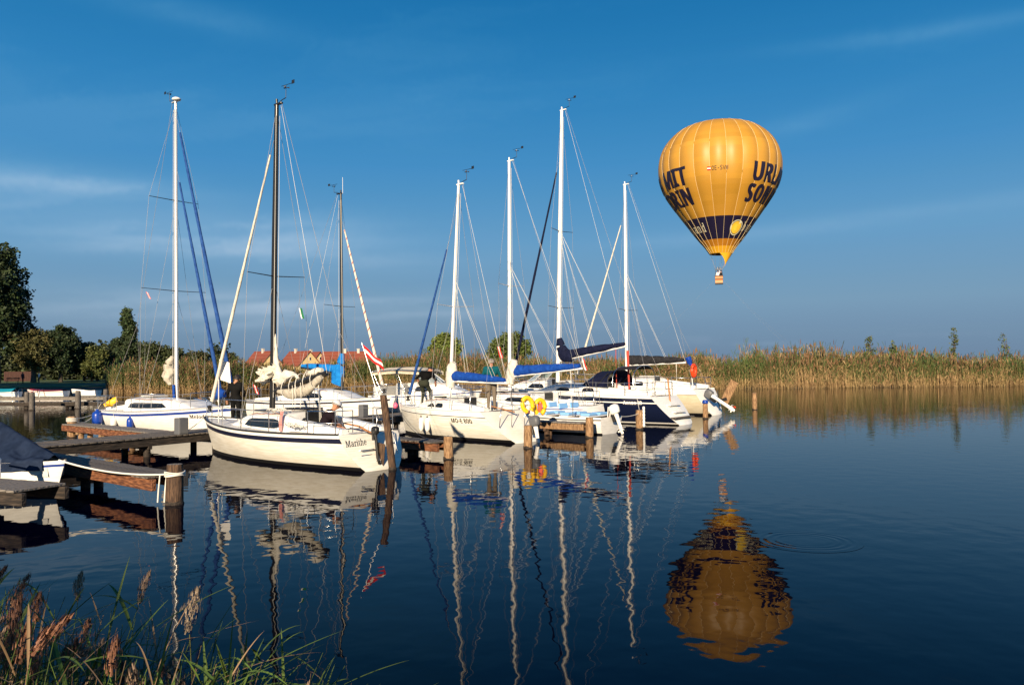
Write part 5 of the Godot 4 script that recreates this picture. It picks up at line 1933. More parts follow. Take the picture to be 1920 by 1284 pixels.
func make_balloon() -> void:
	var top := Vector3(29.0, 36.1, -110.0)
	var o := thing("hot_air_balloon", "golden yellow hot air balloon with a navy band floating above the reeds", "balloon", top, deg_to_rad(-14.6))
	o.scale = Vector3.ONE * 0.965
	var r := RandomNumberGenerator.new()
	r.seed = 3
	var fabric := {"vertex_color_use_as_albedo": true, "backlight_enabled": true, "backlight": Color(0.2, 0.2, 0.2), "metallic_specular": 0.42}
	var gold := mat("balloon_fabric", Color.WHITE, 0.46, 0.0, fabric)
	var navy := mat("balloon_navy", lin(0.010, 0.008, 0.032), 0.4)
	var cuts := []
	var d := 0.0
	while d < 14.2:
		cuts.append(d)
		d += 0.62 if d > 1.2 else 0.4
	cuts.append(14.3)
	for g in GORES:
		var a0 := TAU * (g - 0.57) / GORES
		var a1 := TAU * (g + 0.43) / GORES
		var zones := [["gore", cuts, gold], ["band_panel", [14.3, 15.0, 15.7, 16.4, 17.15], navy], ["lower_gore", [17.15, 17.6, 18.05], gold], ["skirt_panel", [18.05, 18.5, 18.95], gold]]
		for z in zones:
			var st := st_new()
			st.set_smooth_group(1)
			var cs: Array = z[1]
			for i in cs.size() - 1:
				var q := r.randf_range(0.94, 1.04)
				var base := Color(0.421, 0.216, 0.028)
				if z[0] == "skirt_panel":
					base = Color(0.602, 0.317, 0.017)
				elif z[0] == "lower_gore":
					base = Color(0.413, 0.167, 0.013)
				elif cs[i] > 4.2 and cs[i] < 9.5:
					base = Color(0.456, 0.238, 0.034)
				st.set_color(Color(base.r * q, base.g * q, base.b * q))
				var n := 6
				for k in n:
					var b0 := lerpf(a0, a1, float(k) / n) + (1e-5 if k == 0 else 0.0)
					var b1 := lerpf(a0, a1, float(k + 1) / n) - (1e-5 if k == n - 1 else 0.0)
					# scalloped lower edge where gold meets navy
					quad(st, env_pt(b0, cs[i]), env_pt(b0, cs[i + 1]), env_pt(b1, cs[i + 1]), env_pt(b1, cs[i]))
			commit(st, z[0], z[2], o)
		var tp := st_new()
		var pts := []
		for i in 40:
			pts.append(env_pt(a0, 0.02 + 18.9 * i / 39.0, 0.02))
		tube(tp, pts, 0.021, 4)
		commit(tp, "load_tape", mat("tape_pale", lin(0.80, 0.62, 0.34), 0.6), o)
	var crown := st_new()
	for k in 24:
		tri(crown, Vector3.ZERO, env_pt(TAU * (k + 1) / 24, 0.0), env_pt(TAU * k / 24, 0.0))
	commit(crown, "parachute_vent", mat("balloon_crown", lin(0.55, 0.265, 0.03), 0.5), o)
	# print on the cloth; two rounds of the same words
	var ink := mat("balloon_print", lin(0.012, 0.010, 0.030), 0.45)
	for turn in [0.0, PI]:
		for w in [["URLAUB MIT", 33.0, 147.5, 10.05, 2.45, 8.2], ["SONNE DRIN", 31.0, 146.5, 12.65, 2.25, 7.3]]:
			var t0: float = deg_to_rad(w[1])
			var span: float = deg_to_rad(w[2]) - t0
			var rr: float = w[5]
			for heavy in [-0.10, 0.0, 0.10]:
				lettering(w[0], w[4], rr * span, func(x: float, y: float) -> Vector3: return env_pt(turn + t0 + (x + heavy) / rr, w[3] - y, 0.035 + heavy * 0.05), ink, o, "Droid Sans", true, 0.0, 0.30)
		var pale := mat("balloon_pale_print", lin(0.72, 0.68, 0.50), 0.5)
		lettering("b u r g e n l a n d", 1.5, 4.4 * deg_to_rad(103.0), func(x: float, y: float) -> Vector3: return env_pt(turn + deg_to_rad(47.0) + x / 4.4, 16.5 - y, 0.03), pale, o, "Droid Serif", false, 0.0, 0.25)
		# sun disc emblem in the band
		for ring_ in [[0.98, "emblem_rim", lin(0.62, 0.60, 0.42), 0.028], [0.86, "emblem_ground", lin(0.02, 0.02, 0.04), 0.034], [0.78, "emblem_sun", lin(0.78, 0.50, 0.04), 0.040], [0.42, "emblem_core", lin(0.86, 0.62, 0.06), 0.046]]:
			var st := st_new()
			st.set_smooth_group(1)
			var c0: float = turn + deg_to_rad(32.0)
			for k in 28:
				var e0: Vector2 = Vector2.from_angle(TAU * k / 28) * ring_[0]
				var e1: Vector2 = Vector2.from_angle(TAU * (k + 1) / 28) * ring_[0]
				tri(st, env_pt(c0, 15.8, ring_[3]), env_pt(c0 + e1.x / 4.4, 15.8 - e1.y, ring_[3]), env_pt(c0 + e0.x / 4.4, 15.8 - e0.y, ring_[3]))
			commit(st, ring_[1], mat(ring_[1], ring_[2], 0.5), o)
	lettering("OE-SVM", 0.56, 2.2, func(x: float, y: float) -> Vector3: return env_pt(deg_to_rad(-7.0) + x / 8.5, 8.75 - y, 0.04), ink, o, "Droid Sans Mono", true, 0.0, 0.3, "registration")
	for s in [[0.0, "flag_red"], [0.15, "flag_white"], [0.30, "flag_red"]]:
		var fs := st_new()
		var y0: float = 8.24 + s[0]
		quad(fs, env_pt(deg_to_rad(-11.0), y0, 0.04), env_pt(deg_to_rad(-11.0), y0 + 0.15, 0.04), env_pt(deg_to_rad(-7.8), y0 + 0.15, 0.04), env_pt(deg_to_rad(-7.8), y0, 0.04))
		commit(fs, "flag_print", mat(s[1]), o)
	# scoop hanging under the mouth
	var sc := st_new()
	var rows := []
	for i in 9:
		var t := i / 8.0
		var row := []
		for k in 11:
			var f := k / 10.0
			var a := lerpf(-0.10, 1.75, lerpf(f, 0.45, t))
			var p := env_pt(a, 18.95)
			var tip := Vector3(0.45, -20.9, 0.75)
			row.append(p.lerp(tip, t) + Vector3(0, 0, 0.10 * sin(f * PI) * (1.0 - t)))
		rows.append(row)
	sheet(sc, rows, false, 1)
	commit(sc, "scoop", mat("balloon_scoop", lin(0.70, 0.36, 0.018), 0.5), o)
	# wires from the mouth to the burner frame
	var bx := Vector3(-0.32, -21.55, 0)
	var wr := st_new()
	for k in 12:
		var a := TAU * k / 12
		tube(wr, [env_pt(a, 18.9), bx + Vector3(signf(sin(a)) * 0.45, 0.4, signf(cos(a)) * 0.45)], 0.010, 4)
	commit(wr, "suspension_wire", mat("wire"), o)
	var br := st_new()
	for s in [-1.0, 1.0]:
		for z in [-1.0, 1.0]:
			tube(br, [bx + Vector3(s * 0.48, -0.55, z * 0.48), bx + Vector3(s * 0.42, 0.4, z * 0.42)], 0.035, 6)
		box(br, bx + Vector3(s * 0.42, 0.4, 0), Vector3(0.05, 0.05, 0.9))
		box(br, bx + Vector3(0, 0.4, s * 0.42), Vector3(0.9, 0.05, 0.05))
	commit(br, "burner_frame", mat("plastic_black"), o)
	var bn := st_new()
	for s in [-0.18, 0.18]:
		tube(bn, [bx + Vector3(s, 0.35, 0), bx + Vector3(s, 0.75, 0)], [0.12, 0.14], 8)
	commit(bn, "burner", mat("steel"), o)
	# wicker basket: stacked woven courses between a padded rim and a base
	var bk := Node3D.new()
	place(bk, "basket", o)
	bk.position = bx + Vector3(0, -0.55, 0)
	var wick := [mat("wicker", lin(0.42, 0.17, 0.06), 0.8), mat("wicker_pale", lin(0.60, 0.33, 0.16), 0.8), mat("wicker_dark", lin(0.24, 0.085, 0.03), 0.8)]
	for i in 6:
		var st := st_new()
		var y := -0.10 - i * 0.165
		for s in [-1.0, 1.0]:
			box(st, Vector3(s * 0.52, y, 0), Vector3(0.05, 0.155, 1.09), 0.02)
			box(st, Vector3(0, y, s * 0.52), Vector3(1.09, 0.155, 0.05), 0.02)
		commit(st, "wicker_course", wick[[0, 1, 2, 0, 1, 1][i]], bk)
	var bs := st_new()
	box(bs, Vector3(0, -1.10, 0), Vector3(1.12, 0.10, 1.12), 0.02)
	for s in [-1.0, 1.0]:
		tube(bs, [Vector3(s * 0.54, 0.0, -0.56), Vector3(s * 0.54, 0.0, 0.56)], 0.045, 6)
		tube(bs, [Vector3(-0.56, 0.0, s * 0.54), Vector3(0.56, 0.0, s * 0.54)], 0.045, 6)
	commit(bs, "rim", mat("plastic_black"), bk)
	# tethers down to the ground beyond the reeds
	var to := o.transform.affine_inverse()
	var from: Vector3 = o.transform * (bx + Vector3(0, -0.4, 0))
	for e in [[Vector3(41.8, 0.7, -106), 2.6, "thin tether running right from the balloon down to the reeds"], [Vector3(13.0, 0.7, -108), 1.6, "thin tether running left from the balloon down behind the masts"], [Vector3(45.5, 0.7, -112), 3.0, "second thin tether right of the balloon reaching the reeds"]]:
		var pts := []
		for i in 25:
			var t := i / 24.0
			pts.append(from.lerp(e[0], t) - Vector3(0, e[1] * 4.0 * t * (1.0 - t) * 0.35, 0))
		var st := st_new()
		tube(st, pts, 0.004, 4)
		tag(commit(st, "tether_rope", mat("wire")), e[2], "rope", "balloon tethers")

# ---------------------------------------------------------------- people
# bones: [from, to, radius, radius, linear colour]; one skin round them all, meshed as surface nets
func body_mesh(bones: Array, cell: float, k: float) -> ArrayMesh:
	var lo := Vector3(1e9, 1e9, 1e9)
	var hi := -lo
	for b in bones:
		var m := maxf(b[2], b[3]) + cell * 3.0
		for e in [b[0], b[1]]:
			lo = lo.min(e - Vector3(m, m, m))
			hi = hi.max(e + Vector3(m, m, m))
	var nx := int((hi.x - lo.x) / cell) + 2
	var ny := int((hi.y - lo.y) / cell) + 2
	var nz := int((hi.z - lo.z) / cell) + 2
	var f := PackedFloat32Array()
	f.resize(nx * ny * nz)
	f.fill(1.0)
	for b in bones:
		var a: Vector3 = b[0]
		var ab: Vector3 = b[1] - a
		var l2 := maxf(ab.length_squared(), 1e-8)
		var m := maxf(b[2], b[3]) + cell * 2.0 + k
		var p0: Vector3 = (a.min(b[1]) - Vector3(m, m, m) - lo) / cell
		var p1: Vector3 = (a.max(b[1]) + Vector3(m, m, m) - lo) / cell
		for z in range(maxi(0, int(p0.z)), mini(nz, int(p1.z) + 2)):
			for y in range(maxi(0, int(p0.y)), mini(ny, int(p1.y) + 2)):
				for x in range(maxi(0, int(p0.x)), mini(nx, int(p1.x) + 2)):
					var p := lo + Vector3(x, y, z) * cell
					var t := clampf((p - a).dot(ab) / l2, 0.0, 1.0)
					var d: float = (p - a - ab * t).length() - lerpf(b[2], b[3], t)
					var i := x + nx * (y + ny * z)
					var o := f[i]
					var h := clampf(0.5 + 0.5 * (o - d) / k, 0.0, 1.0)
					f[i] = lerpf(o, d, h) - k * h * (1.0 - h)
	var id := PackedInt32Array()
	id.resize(nx * ny * nz)
	id.fill(-1)
	var vs := PackedVector3Array()
	var cs := PackedColorArray()
	var ix := PackedInt32Array()
	var off := [0, 1, nx, nx + 1, nx * ny, nx * ny + 1, nx * ny + nx, nx * ny + nx + 1]
	var edges := [[0, 1], [2, 3], [4, 5], [6, 7], [0, 2], [1, 3], [4, 6], [5, 7], [0, 4], [1, 5], [2, 6], [3, 7]]
	for z in nz - 1:
		for y in ny - 1:
			for x in nx - 1:
				var i := x + nx * (y + ny * z)
				var n := 0
				for c in 8:
					if f[i + off[c]] < 0.0:
						n += 1
				if n == 0 or n == 8:
					continue
				var s := Vector3.ZERO
				var m := 0
				for e in edges:
					var u := f[i + off[e[0]]]
					var v := f[i + off[e[1]]]
					if (u < 0.0) != (v < 0.0):
						var t := u / (u - v)
						var pa := Vector3(e[0] & 1, (e[0] >> 1) & 1, e[0] >> 2)
						var pb := Vector3(e[1] & 1, (e[1] >> 1) & 1, e[1] >> 2)
						s += pa.lerp(pb, t)
						m += 1
				var p := lo + (Vector3(x, y, z) + s / m) * cell
				id[i] = vs.size()
				vs.append(p)
				var best := 1e9
				var col := Color.WHITE
				for b in bones:
					var ab: Vector3 = b[1] - b[0]
					var t := clampf((p - b[0]).dot(ab) / maxf(ab.length_squared(), 1e-8), 0.0, 1.0)
					var d: float = (p - b[0] - ab * t).length() - lerpf(b[2], b[3], t)
					if d < best:
						best = d
						col = b[4]
				cs.append(col)
	for z in range(1, nz - 1):
		for y in range(1, ny - 1):
			for x in range(1, nx - 1):
				var i := x + nx * (y + ny * z)
				var inside_ := f[i] < 0.0
				for ax in 3:
					var step: int = [1, nx, nx * ny][ax]
					if inside_ == (f[i + step] < 0.0):
						continue
					var u: int = [nx, nx * ny, 1][ax]
					var v: int = [nx * ny, 1, nx][ax]
					var q := [id[i], id[i - u], id[i - u - v], id[i - v]]
					if q[0] < 0 or q[1] < 0 or q[2] < 0 or q[3] < 0:
						continue
					if inside_:
						q.reverse()
					for t in [0, 1, 2, 0, 2, 3]:
						ix.append(q[t])
	var st := SurfaceTool.new()
	st.begin(Mesh.PRIMITIVE_TRIANGLES)
	st.set_smooth_group(0)
	for i in vs.size():
		st.set_color(cs[i])
		st.add_vertex(vs[i])
	for i in ix:
		st.add_index(i)
	st.generate_normals()
	return st.commit()

# j: joints by name in metres (facing +z, feet at y 0); c: colours; makes one continuous figure
func person(label: String, at: Vector3, yaw: float, j: Dictionary, c: Dictionary, hair: String, cap := "", cell := 0.02) -> Node3D:
	var o := thing("person", label, "person", at, yaw)
	var skin: Color = c.get("skin", Color(0.50, 0.27, 0.17))
	var top: Color = c.top
	var legs: Color = c.legs
	var shoe: Color = c.get("shoe", Color(0.02, 0.02, 0.02))
	var sleeve: Color = c.get("sleeve", top)
	var b := []
	var hip: Vector3 = j.hip
	var ch: Vector3 = j.chest
	var nk: Vector3 = j.neck
	var hd: Vector3 = j.head
	var side: Vector3 = j.get("side", Vector3.RIGHT)
	var up := (hd - nk).normalized()
	var look: Vector3 = j.get("look", Vector3.BACK)
	b.append([hip - side * 0.07, hip + side * 0.07, 0.135, 0.135, legs])
	b.append([hip + (ch - hip) * 0.25, ch, 0.135, 0.15, top])
	b.append([ch - side * 0.10, ch + side * 0.10, 0.13, 0.13, top])
	b.append([j.sho_l, j.sho_r, 0.075, 0.075, top])
	b.append([nk - up * 0.04, nk + up * 0.08, 0.055, 0.052, skin])
	# head: skull, jaw, nose, ears
	b.append([hd + up * 0.035 - look * 0.02, hd + up * 0.03 + look * 0.012, 0.084, 0.080, skin])
	b.append([hd - up * 0.05 + look * 0.03, hd - up * 0.02 + look * 0.03, 0.05, 0.062, skin])
	var across := up.cross(look).normalized()
	for s in ["l", "r"]:
		var sg := 1.0 if s == "r" else -1.0
		b.append([j["sho_" + s], j["elb_" + s], 0.064, 0.050, sleeve])
		b.append([j["elb_" + s], j["wri_" + s], 0.046, 0.034, c.get("forearm", sleeve)])
		var wr: Vector3 = j["wri_" + s]
		var dir: Vector3 = (wr - j["elb_" + s]).normalized()
		b.append([wr + dir * 0.02, wr + dir * 0.075, 0.034, 0.036, skin])
		b.append([hip + side * 0.09 * sg, j["kne_" + s], 0.095, 0.066, legs])
		b.append([j["kne_" + s], j["ank_" + s], 0.064, 0.046, legs])
		var fwd: Vector3 = j.get("toe", Vector3(0, 0, 0.16))
		b.append([j["ank_" + s] - Vector3(0, 0.03, 0), j["ank_" + s] + fwd - Vector3(0, 0.045, 0), 0.045, 0.036, shoe])
	var mi := MeshInstance3D.new()
	mi.mesh = body_mesh(b, cell, 0.035)
	mi.mesh.surface_set_material(0, mat("figure"))
	place(mi, "body", o)
	# face and fingers are finer than the body's grid
	var fc := st_new()
	tube(fc, [hd + look * 0.085 + up * 0.03, hd + look * 0.118 - up * 0.012, hd + look * 0.09 - up * 0.02], [0.008, 0.016, 0.012], 6)
	for sg in [-1.0, 1.0]:
		tube(fc, [hd + across * sg * 0.088 + up * 0.03, hd + across * sg * 0.10 + up * 0.005, hd + across * sg * 0.088 - up * 0.025], [0.012, 0.018, 0.010], 6)
	for s in ["l", "r"]:
		var wr: Vector3 = j["wri_" + s]
		var dir: Vector3 = (wr - j["elb_" + s]).normalized()
		var pal := dir.cross(Vector3.UP if absf(dir.y) < 0.8 else Vector3.BACK).normalized()
		var bend := pal.cross(dir)
		var sg := 1.0 if s == "r" else -1.0
		for k in 4:
			var r0: Vector3 = wr + dir * 0.09 + pal * (k - 1.5) * 0.019
			var ln: float = [0.065, 0.078, 0.074, 0.056][k]
			tube(fc, [r0, r0 + dir * ln * 0.5 - bend * 0.008, r0 + dir * ln * 0.85 - bend * 0.03], [0.0095, 0.009, 0.007], 5)
		tube(fc, [wr + dir * 0.045 - pal * sg * 0.03, wr + dir * 0.075 - pal * sg * 0.052, wr + dir * 0.105 - pal * sg * 0.052], [0.012, 0.010, 0.008], 5)
	commit(fc, "face_and_fingers", mat("skin_" + label.left(12), skin.linear_to_srgb(), 0.6), o)
	var ey := st_new()
	for sg in [-1.0, 1.0]:
		lathe(ey, [Vector2(0, -0.008), Vector2(0.009, 0), Vector2(0, 0.008)], 6, Transform3D(Basis(), hd + look * 0.088 + up * 0.038 + across * sg * 0.034))
	commit(ey, "eye", mat("ink"), o)
	var mo := st_new()
	tube(mo, [hd + look * 0.094 - up * 0.05 - across * 0.022, hd + look * 0.099 - up * 0.05, hd + look * 0.094 - up * 0.05 + across * 0.022], 0.006, 5)
	commit(mo, "mouth", mat("lip", lin(0.35, 0.12, 0.09), 0.6), o)
	# hair as a shell over the back and crown of the skull
	var hr := st_new()
	var rows := []
	for i in 9:
		var t := i / 8.0
		var row := []
		for k in 14:
			var a := TAU * k / 14
			var dirv := look * cos(a) + across * sin(a)
			var low := lerpf(0.35, 1.0, 0.5 - 0.5 * cos(a))
			var ph := t * PI * 0.62 * lerpf(0.72, 1.0, low)
			var rr := 0.118 + 0.004 * sin(k * 5.0 + i * 3.0)
			row.append(hd + up * 0.035 - look * 0.008 + up * cos(ph) * rr + dirv * sin(ph) * rr * 0.97)
		rows.append(row)
	sheet(hr, rows, true, 1)
	commit(hr, "hair", mat(hair), o)
	if cap != "":
		var cp := st_new()
		var g := []
		for i in 7:
			var t := i / 6.0
			var row := []
			for k in 16:
				var a := TAU * k / 16
				var dirv := look * cos(a) + across * sin(a)
				var ph := t * PI * 0.5
				row.append(hd + up * 0.045 + up * cos(ph) * 0.130 + dirv * sin(ph) * 0.134)
			g.append(row)
		sheet(cp, g, true, 1)
		var brim := []
		for i in 3:
			var row := []
			for k in 9:
				var a := lerpf(-1.0, 1.0, k / 8.0)
				row.append(hd + up * (0.05 - 0.015 * i) + (look * cos(a) + across * sin(a)) * (0.132 + 0.042 * i))
			brim.append(row)
		sheet(cp, brim, false, 1)
		commit(cp, "cap", mat(cap), o)
	return o

func standing() -> Dictionary:
	return {"hip": Vector3(0, 0.93, 0), "chest": Vector3(0, 1.28, 0.0), "neck": Vector3(0, 1.46, 0.0), "head": Vector3(0, 1.60, 0.02), "sho_l": Vector3(-0.17, 1.40, 0), "sho_r": Vector3(0.17, 1.40, 0),
		"elb_l": Vector3(-0.25, 1.12, -0.02), "elb_r": Vector3(0.25, 1.12, -0.02), "wri_l": Vector3(-0.24, 0.88, 0.08), "wri_r": Vector3(0.24, 0.88, 0.08),
		"kne_l": Vector3(-0.10, 0.49, 0.02), "kne_r": Vector3(0.10, 0.49, 0.02), "ank_l": Vector3(-0.11, 0.08, -0.02), "ank_r": Vector3(0.11, 0.08, -0.02)}

func make_people() -> void:
	mat("cap_grey", lin(0.55, 0.55, 0.57), 0.8)
	# man in black on the walkway, seen from behind
	var j := standing()
	j.head = Vector3(-0.02, 1.58, 0.05)
	j.elb_l = Vector3(-0.27, 1.14, 0.05)
	j.wri_l = Vector3(-0.16, 1.05, 0.26)
	j.elb_r = Vector3(0.29, 1.14, 0.02)
	j.wri_r = Vector3(0.36, 0.90, 0.12)
	var blk := Color(0.008, 0.008, 0.009)
	person("person in black jacket and trousers standing on the walkway behind the cream yacht's bow", Vector3(-9.0, 0.56, -26.0), deg_to_rad(170), j, {"top": blk, "legs": blk, "skin": Color(0.42, 0.22, 0.14)}, "hair_dark")
	# man in the companionway of the cream yacht, bent forward
	var k := standing()
	k.hip = Vector3(0, 0.86, -0.15)
	k.chest = Vector3(0, 1.17, 0.02)
	k.neck = Vector3(0, 1.31, 0.13)
	k.head = Vector3(0.0, 1.42, 0.20)
	k.look = Vector3(0.0, -0.5, 0.86).normalized()
	k.sho_l = Vector3(-0.17, 1.25, 0.05)
	k.sho_r = Vector3(0.17, 1.25, 0.05)
	k.elb_l = Vector3(-0.27, 1.0, 0.12)
	k.elb_r = Vector3(0.27, 1.0, 0.12)
	k.wri_l = Vector3(-0.22, 0.86, 0.32)
	k.wri_r = Vector3(0.22, 0.86, 0.32)
	person("person in grey cap and black shirt bending in the cream yacht's companionway", Vector3(-4.78, 0.05, -20.72), deg_to_rad(118), k, {"top": Color(0.012, 0.010, 0.012), "legs": Color(0.02, 0.02, 0.03), "forearm": Color(0.46, 0.22, 0.13), "skin": Color(0.48, 0.22, 0.13)}, "hair_grey", "cap_grey")
	# man in black on the foredeck, looking down, seen from behind
	var m := standing()
	m.hip = Vector3(0, 0.80, -0.10)
	m.chest = Vector3(-0.04, 1.08, 0.06)
	m.neck = Vector3(-0.08, 1.20, 0.17)
	m.head = Vector3(-0.13, 1.28, 0.27)
	m.look = Vector3(-0.3, -0.55, 0.8).normalized()
	m.sho_l = Vector3(-0.23, 1.15, 0.12)
	m.sho_r = Vector3(0.13, 1.18, 0.09)
	m.elb_l = Vector3(-0.35, 0.92, 0.20)
	m.elb_r = Vector3(0.31, 0.98, 0.0)
	m.wri_l = Vector3(-0.28, 0.76, 0.38)
	m.wri_r = Vector3(0.26, 0.78, 0.16)
	m.kne_l = Vector3(-0.17, 0.46, 0.16)
	m.kne_r = Vector3(0.10, 0.44, 0.10)
	m.ank_l = Vector3(-0.17, 0.10, 0.14)
	person("dark haired person in black shirt and olive trousers on a foredeck", Vector3(-3.22, 1.08, -29.35), deg_to_rad(165), m, {"top": Color(0.007, 0.006, 0.007), "legs": Color(0.035, 0.038, 0.025), "forearm": Color(0.48, 0.23, 0.15), "skin": Color(0.48, 0.23, 0.15)}, "hair_dark")
	# man in the teal pullover
	var t := standing()
	t.head = Vector3(0.0, 1.61, 0.05)
	t.elb_l = Vector3(-0.31, 1.14, 0.06)
	t.elb_r = Vector3(0.31, 1.14, 0.06)
	t.wri_l = Vector3(-0.26, 0.98, 0.28)
	t.wri_r = Vector3(0.26, 0.98, 0.28)
	t.sho_l = Vector3(-0.20, 1.41, 0)
	t.sho_r = Vector3(0.20, 1.41, 0)
	person("grey haired person in teal pullover standing behind the blue boom cover", Vector3(-0.72, 0.98, -27.35), deg_to_rad(178), t, {"top": Color(0.004, 0.075, 0.095), "legs": Color(0.16, 0.13, 0.10), "skin": Color(0.50, 0.25, 0.17)}, "hair_grey")
	# two in the balloon's basket
	var p := standing()
	p.elb_r = Vector3(0.28, 1.5, 0.1)
	p.wri_r = Vector3(0.2, 1.75, 0.1)
	var bo: Node3D = get_node("hot_air_balloon")
	var fl: Vector3 = bo.transform * Vector3(-0.45, -23.1, 0.05)
	person("person in white shirt standing in the balloon basket", fl, deg_to_rad(-20), p, {"top": Color(0.70, 0.70, 0.70), "legs": Color(0.03, 0.03, 0.05)}, "hair_dark", "", 0.03)
	fl = bo.transform * Vector3(-0.05, -23.1, -0.1)
	person("person in dark jacket at the right in the balloon basket", fl, deg_to_rad(10), standing(), {"top": Color(0.02, 0.02, 0.025), "legs": Color(0.03, 0.03, 0.05)}, "hair_dark", "", 0.03)
	# walkers on the lawn far left
	var w := standing()
	w.kne_l = Vector3(-0.1, 0.5, 0.15)
	w.ank_l = Vector3(-0.1, 0.10, 0.05)
	person("person in dark clothes walking on the lawn far left", Vector3(-77.2, 0.83, -126.0), 1.2, w, {"top": Color(0.03, 0.03, 0.04), "legs": Color(0.02, 0.02, 0.03)}, "hair_dark", "", 0.04)
	person("person in white top on the lawn far left beside the walker", Vector3(-74.9, 0.83, -126.5), -1.0, w, {"top": Color(0.6, 0.6, 0.62), "legs": Color(0.05, 0.05, 0.07)}, "hair_dark", "", 0.04)

# ---------------------------------------------------------------- flags, ropes, buoys
func flag(label: String, hoist: Vector3, fly: Vector3, drop: Vector3, cols: Array, staff: Array, wave := 0.06) -> void:
	var o := thing("flag", label, "flag", hoist, 0.0, "flags on the yachts")
	for i in cols.size():
		var st := st_new()
		var rows := []
		for k in 15:
			var t := k / 14.0
			var row := []
			for v in 4:
				var f := (i + v / 3.0) / cols.size()
				row.append(fly * t + drop * f + Vector3(0.4, 0.3, 1.0) * wave * sin(t * 7.0 + f * 2.2) * t)
			rows.append(row)
		sheet(st, rows, false, 1)
		commit(st, "stripe", mat(cols[i]), o)
	if staff.size() > 0:
		rod(o, "staff", staff[2], [staff[0] - hoist, staff[1] - hoist], staff[3], 6)

func rope(label: String, a: Vector3, b: Vector3, sag: float, r := 0.011, m := "rope_white") -> void:
	var pts := []
	for i in 13:
		var t := i / 12.0
		pts.append(a.lerp(b, t) - Vector3(0, sag * 4.0 * t * (1.0 - t), 0))
	var st := st_new()
	tube(st, pts, r, 6)
	tag(commit(st, "mooring_line", mat(m)), label, "rope", "mooring lines")

func torus_arc(st: SurfaceTool, c: Vector3, bs: Basis, big: float, tall: float, r: float, a0: float, a1: float) -> void:
	var pts := []
	for i in 21:
		var a := lerpf(a0, a1, i / 20.0)
		pts.append(c + bs * Vector3(cos(a) * big, sin(a) * tall, 0))
	tube(st, pts, r, 9)

func on(key: String, p: Vector3) -> Vector3:
	return (boats[key] as Node3D).transform * p

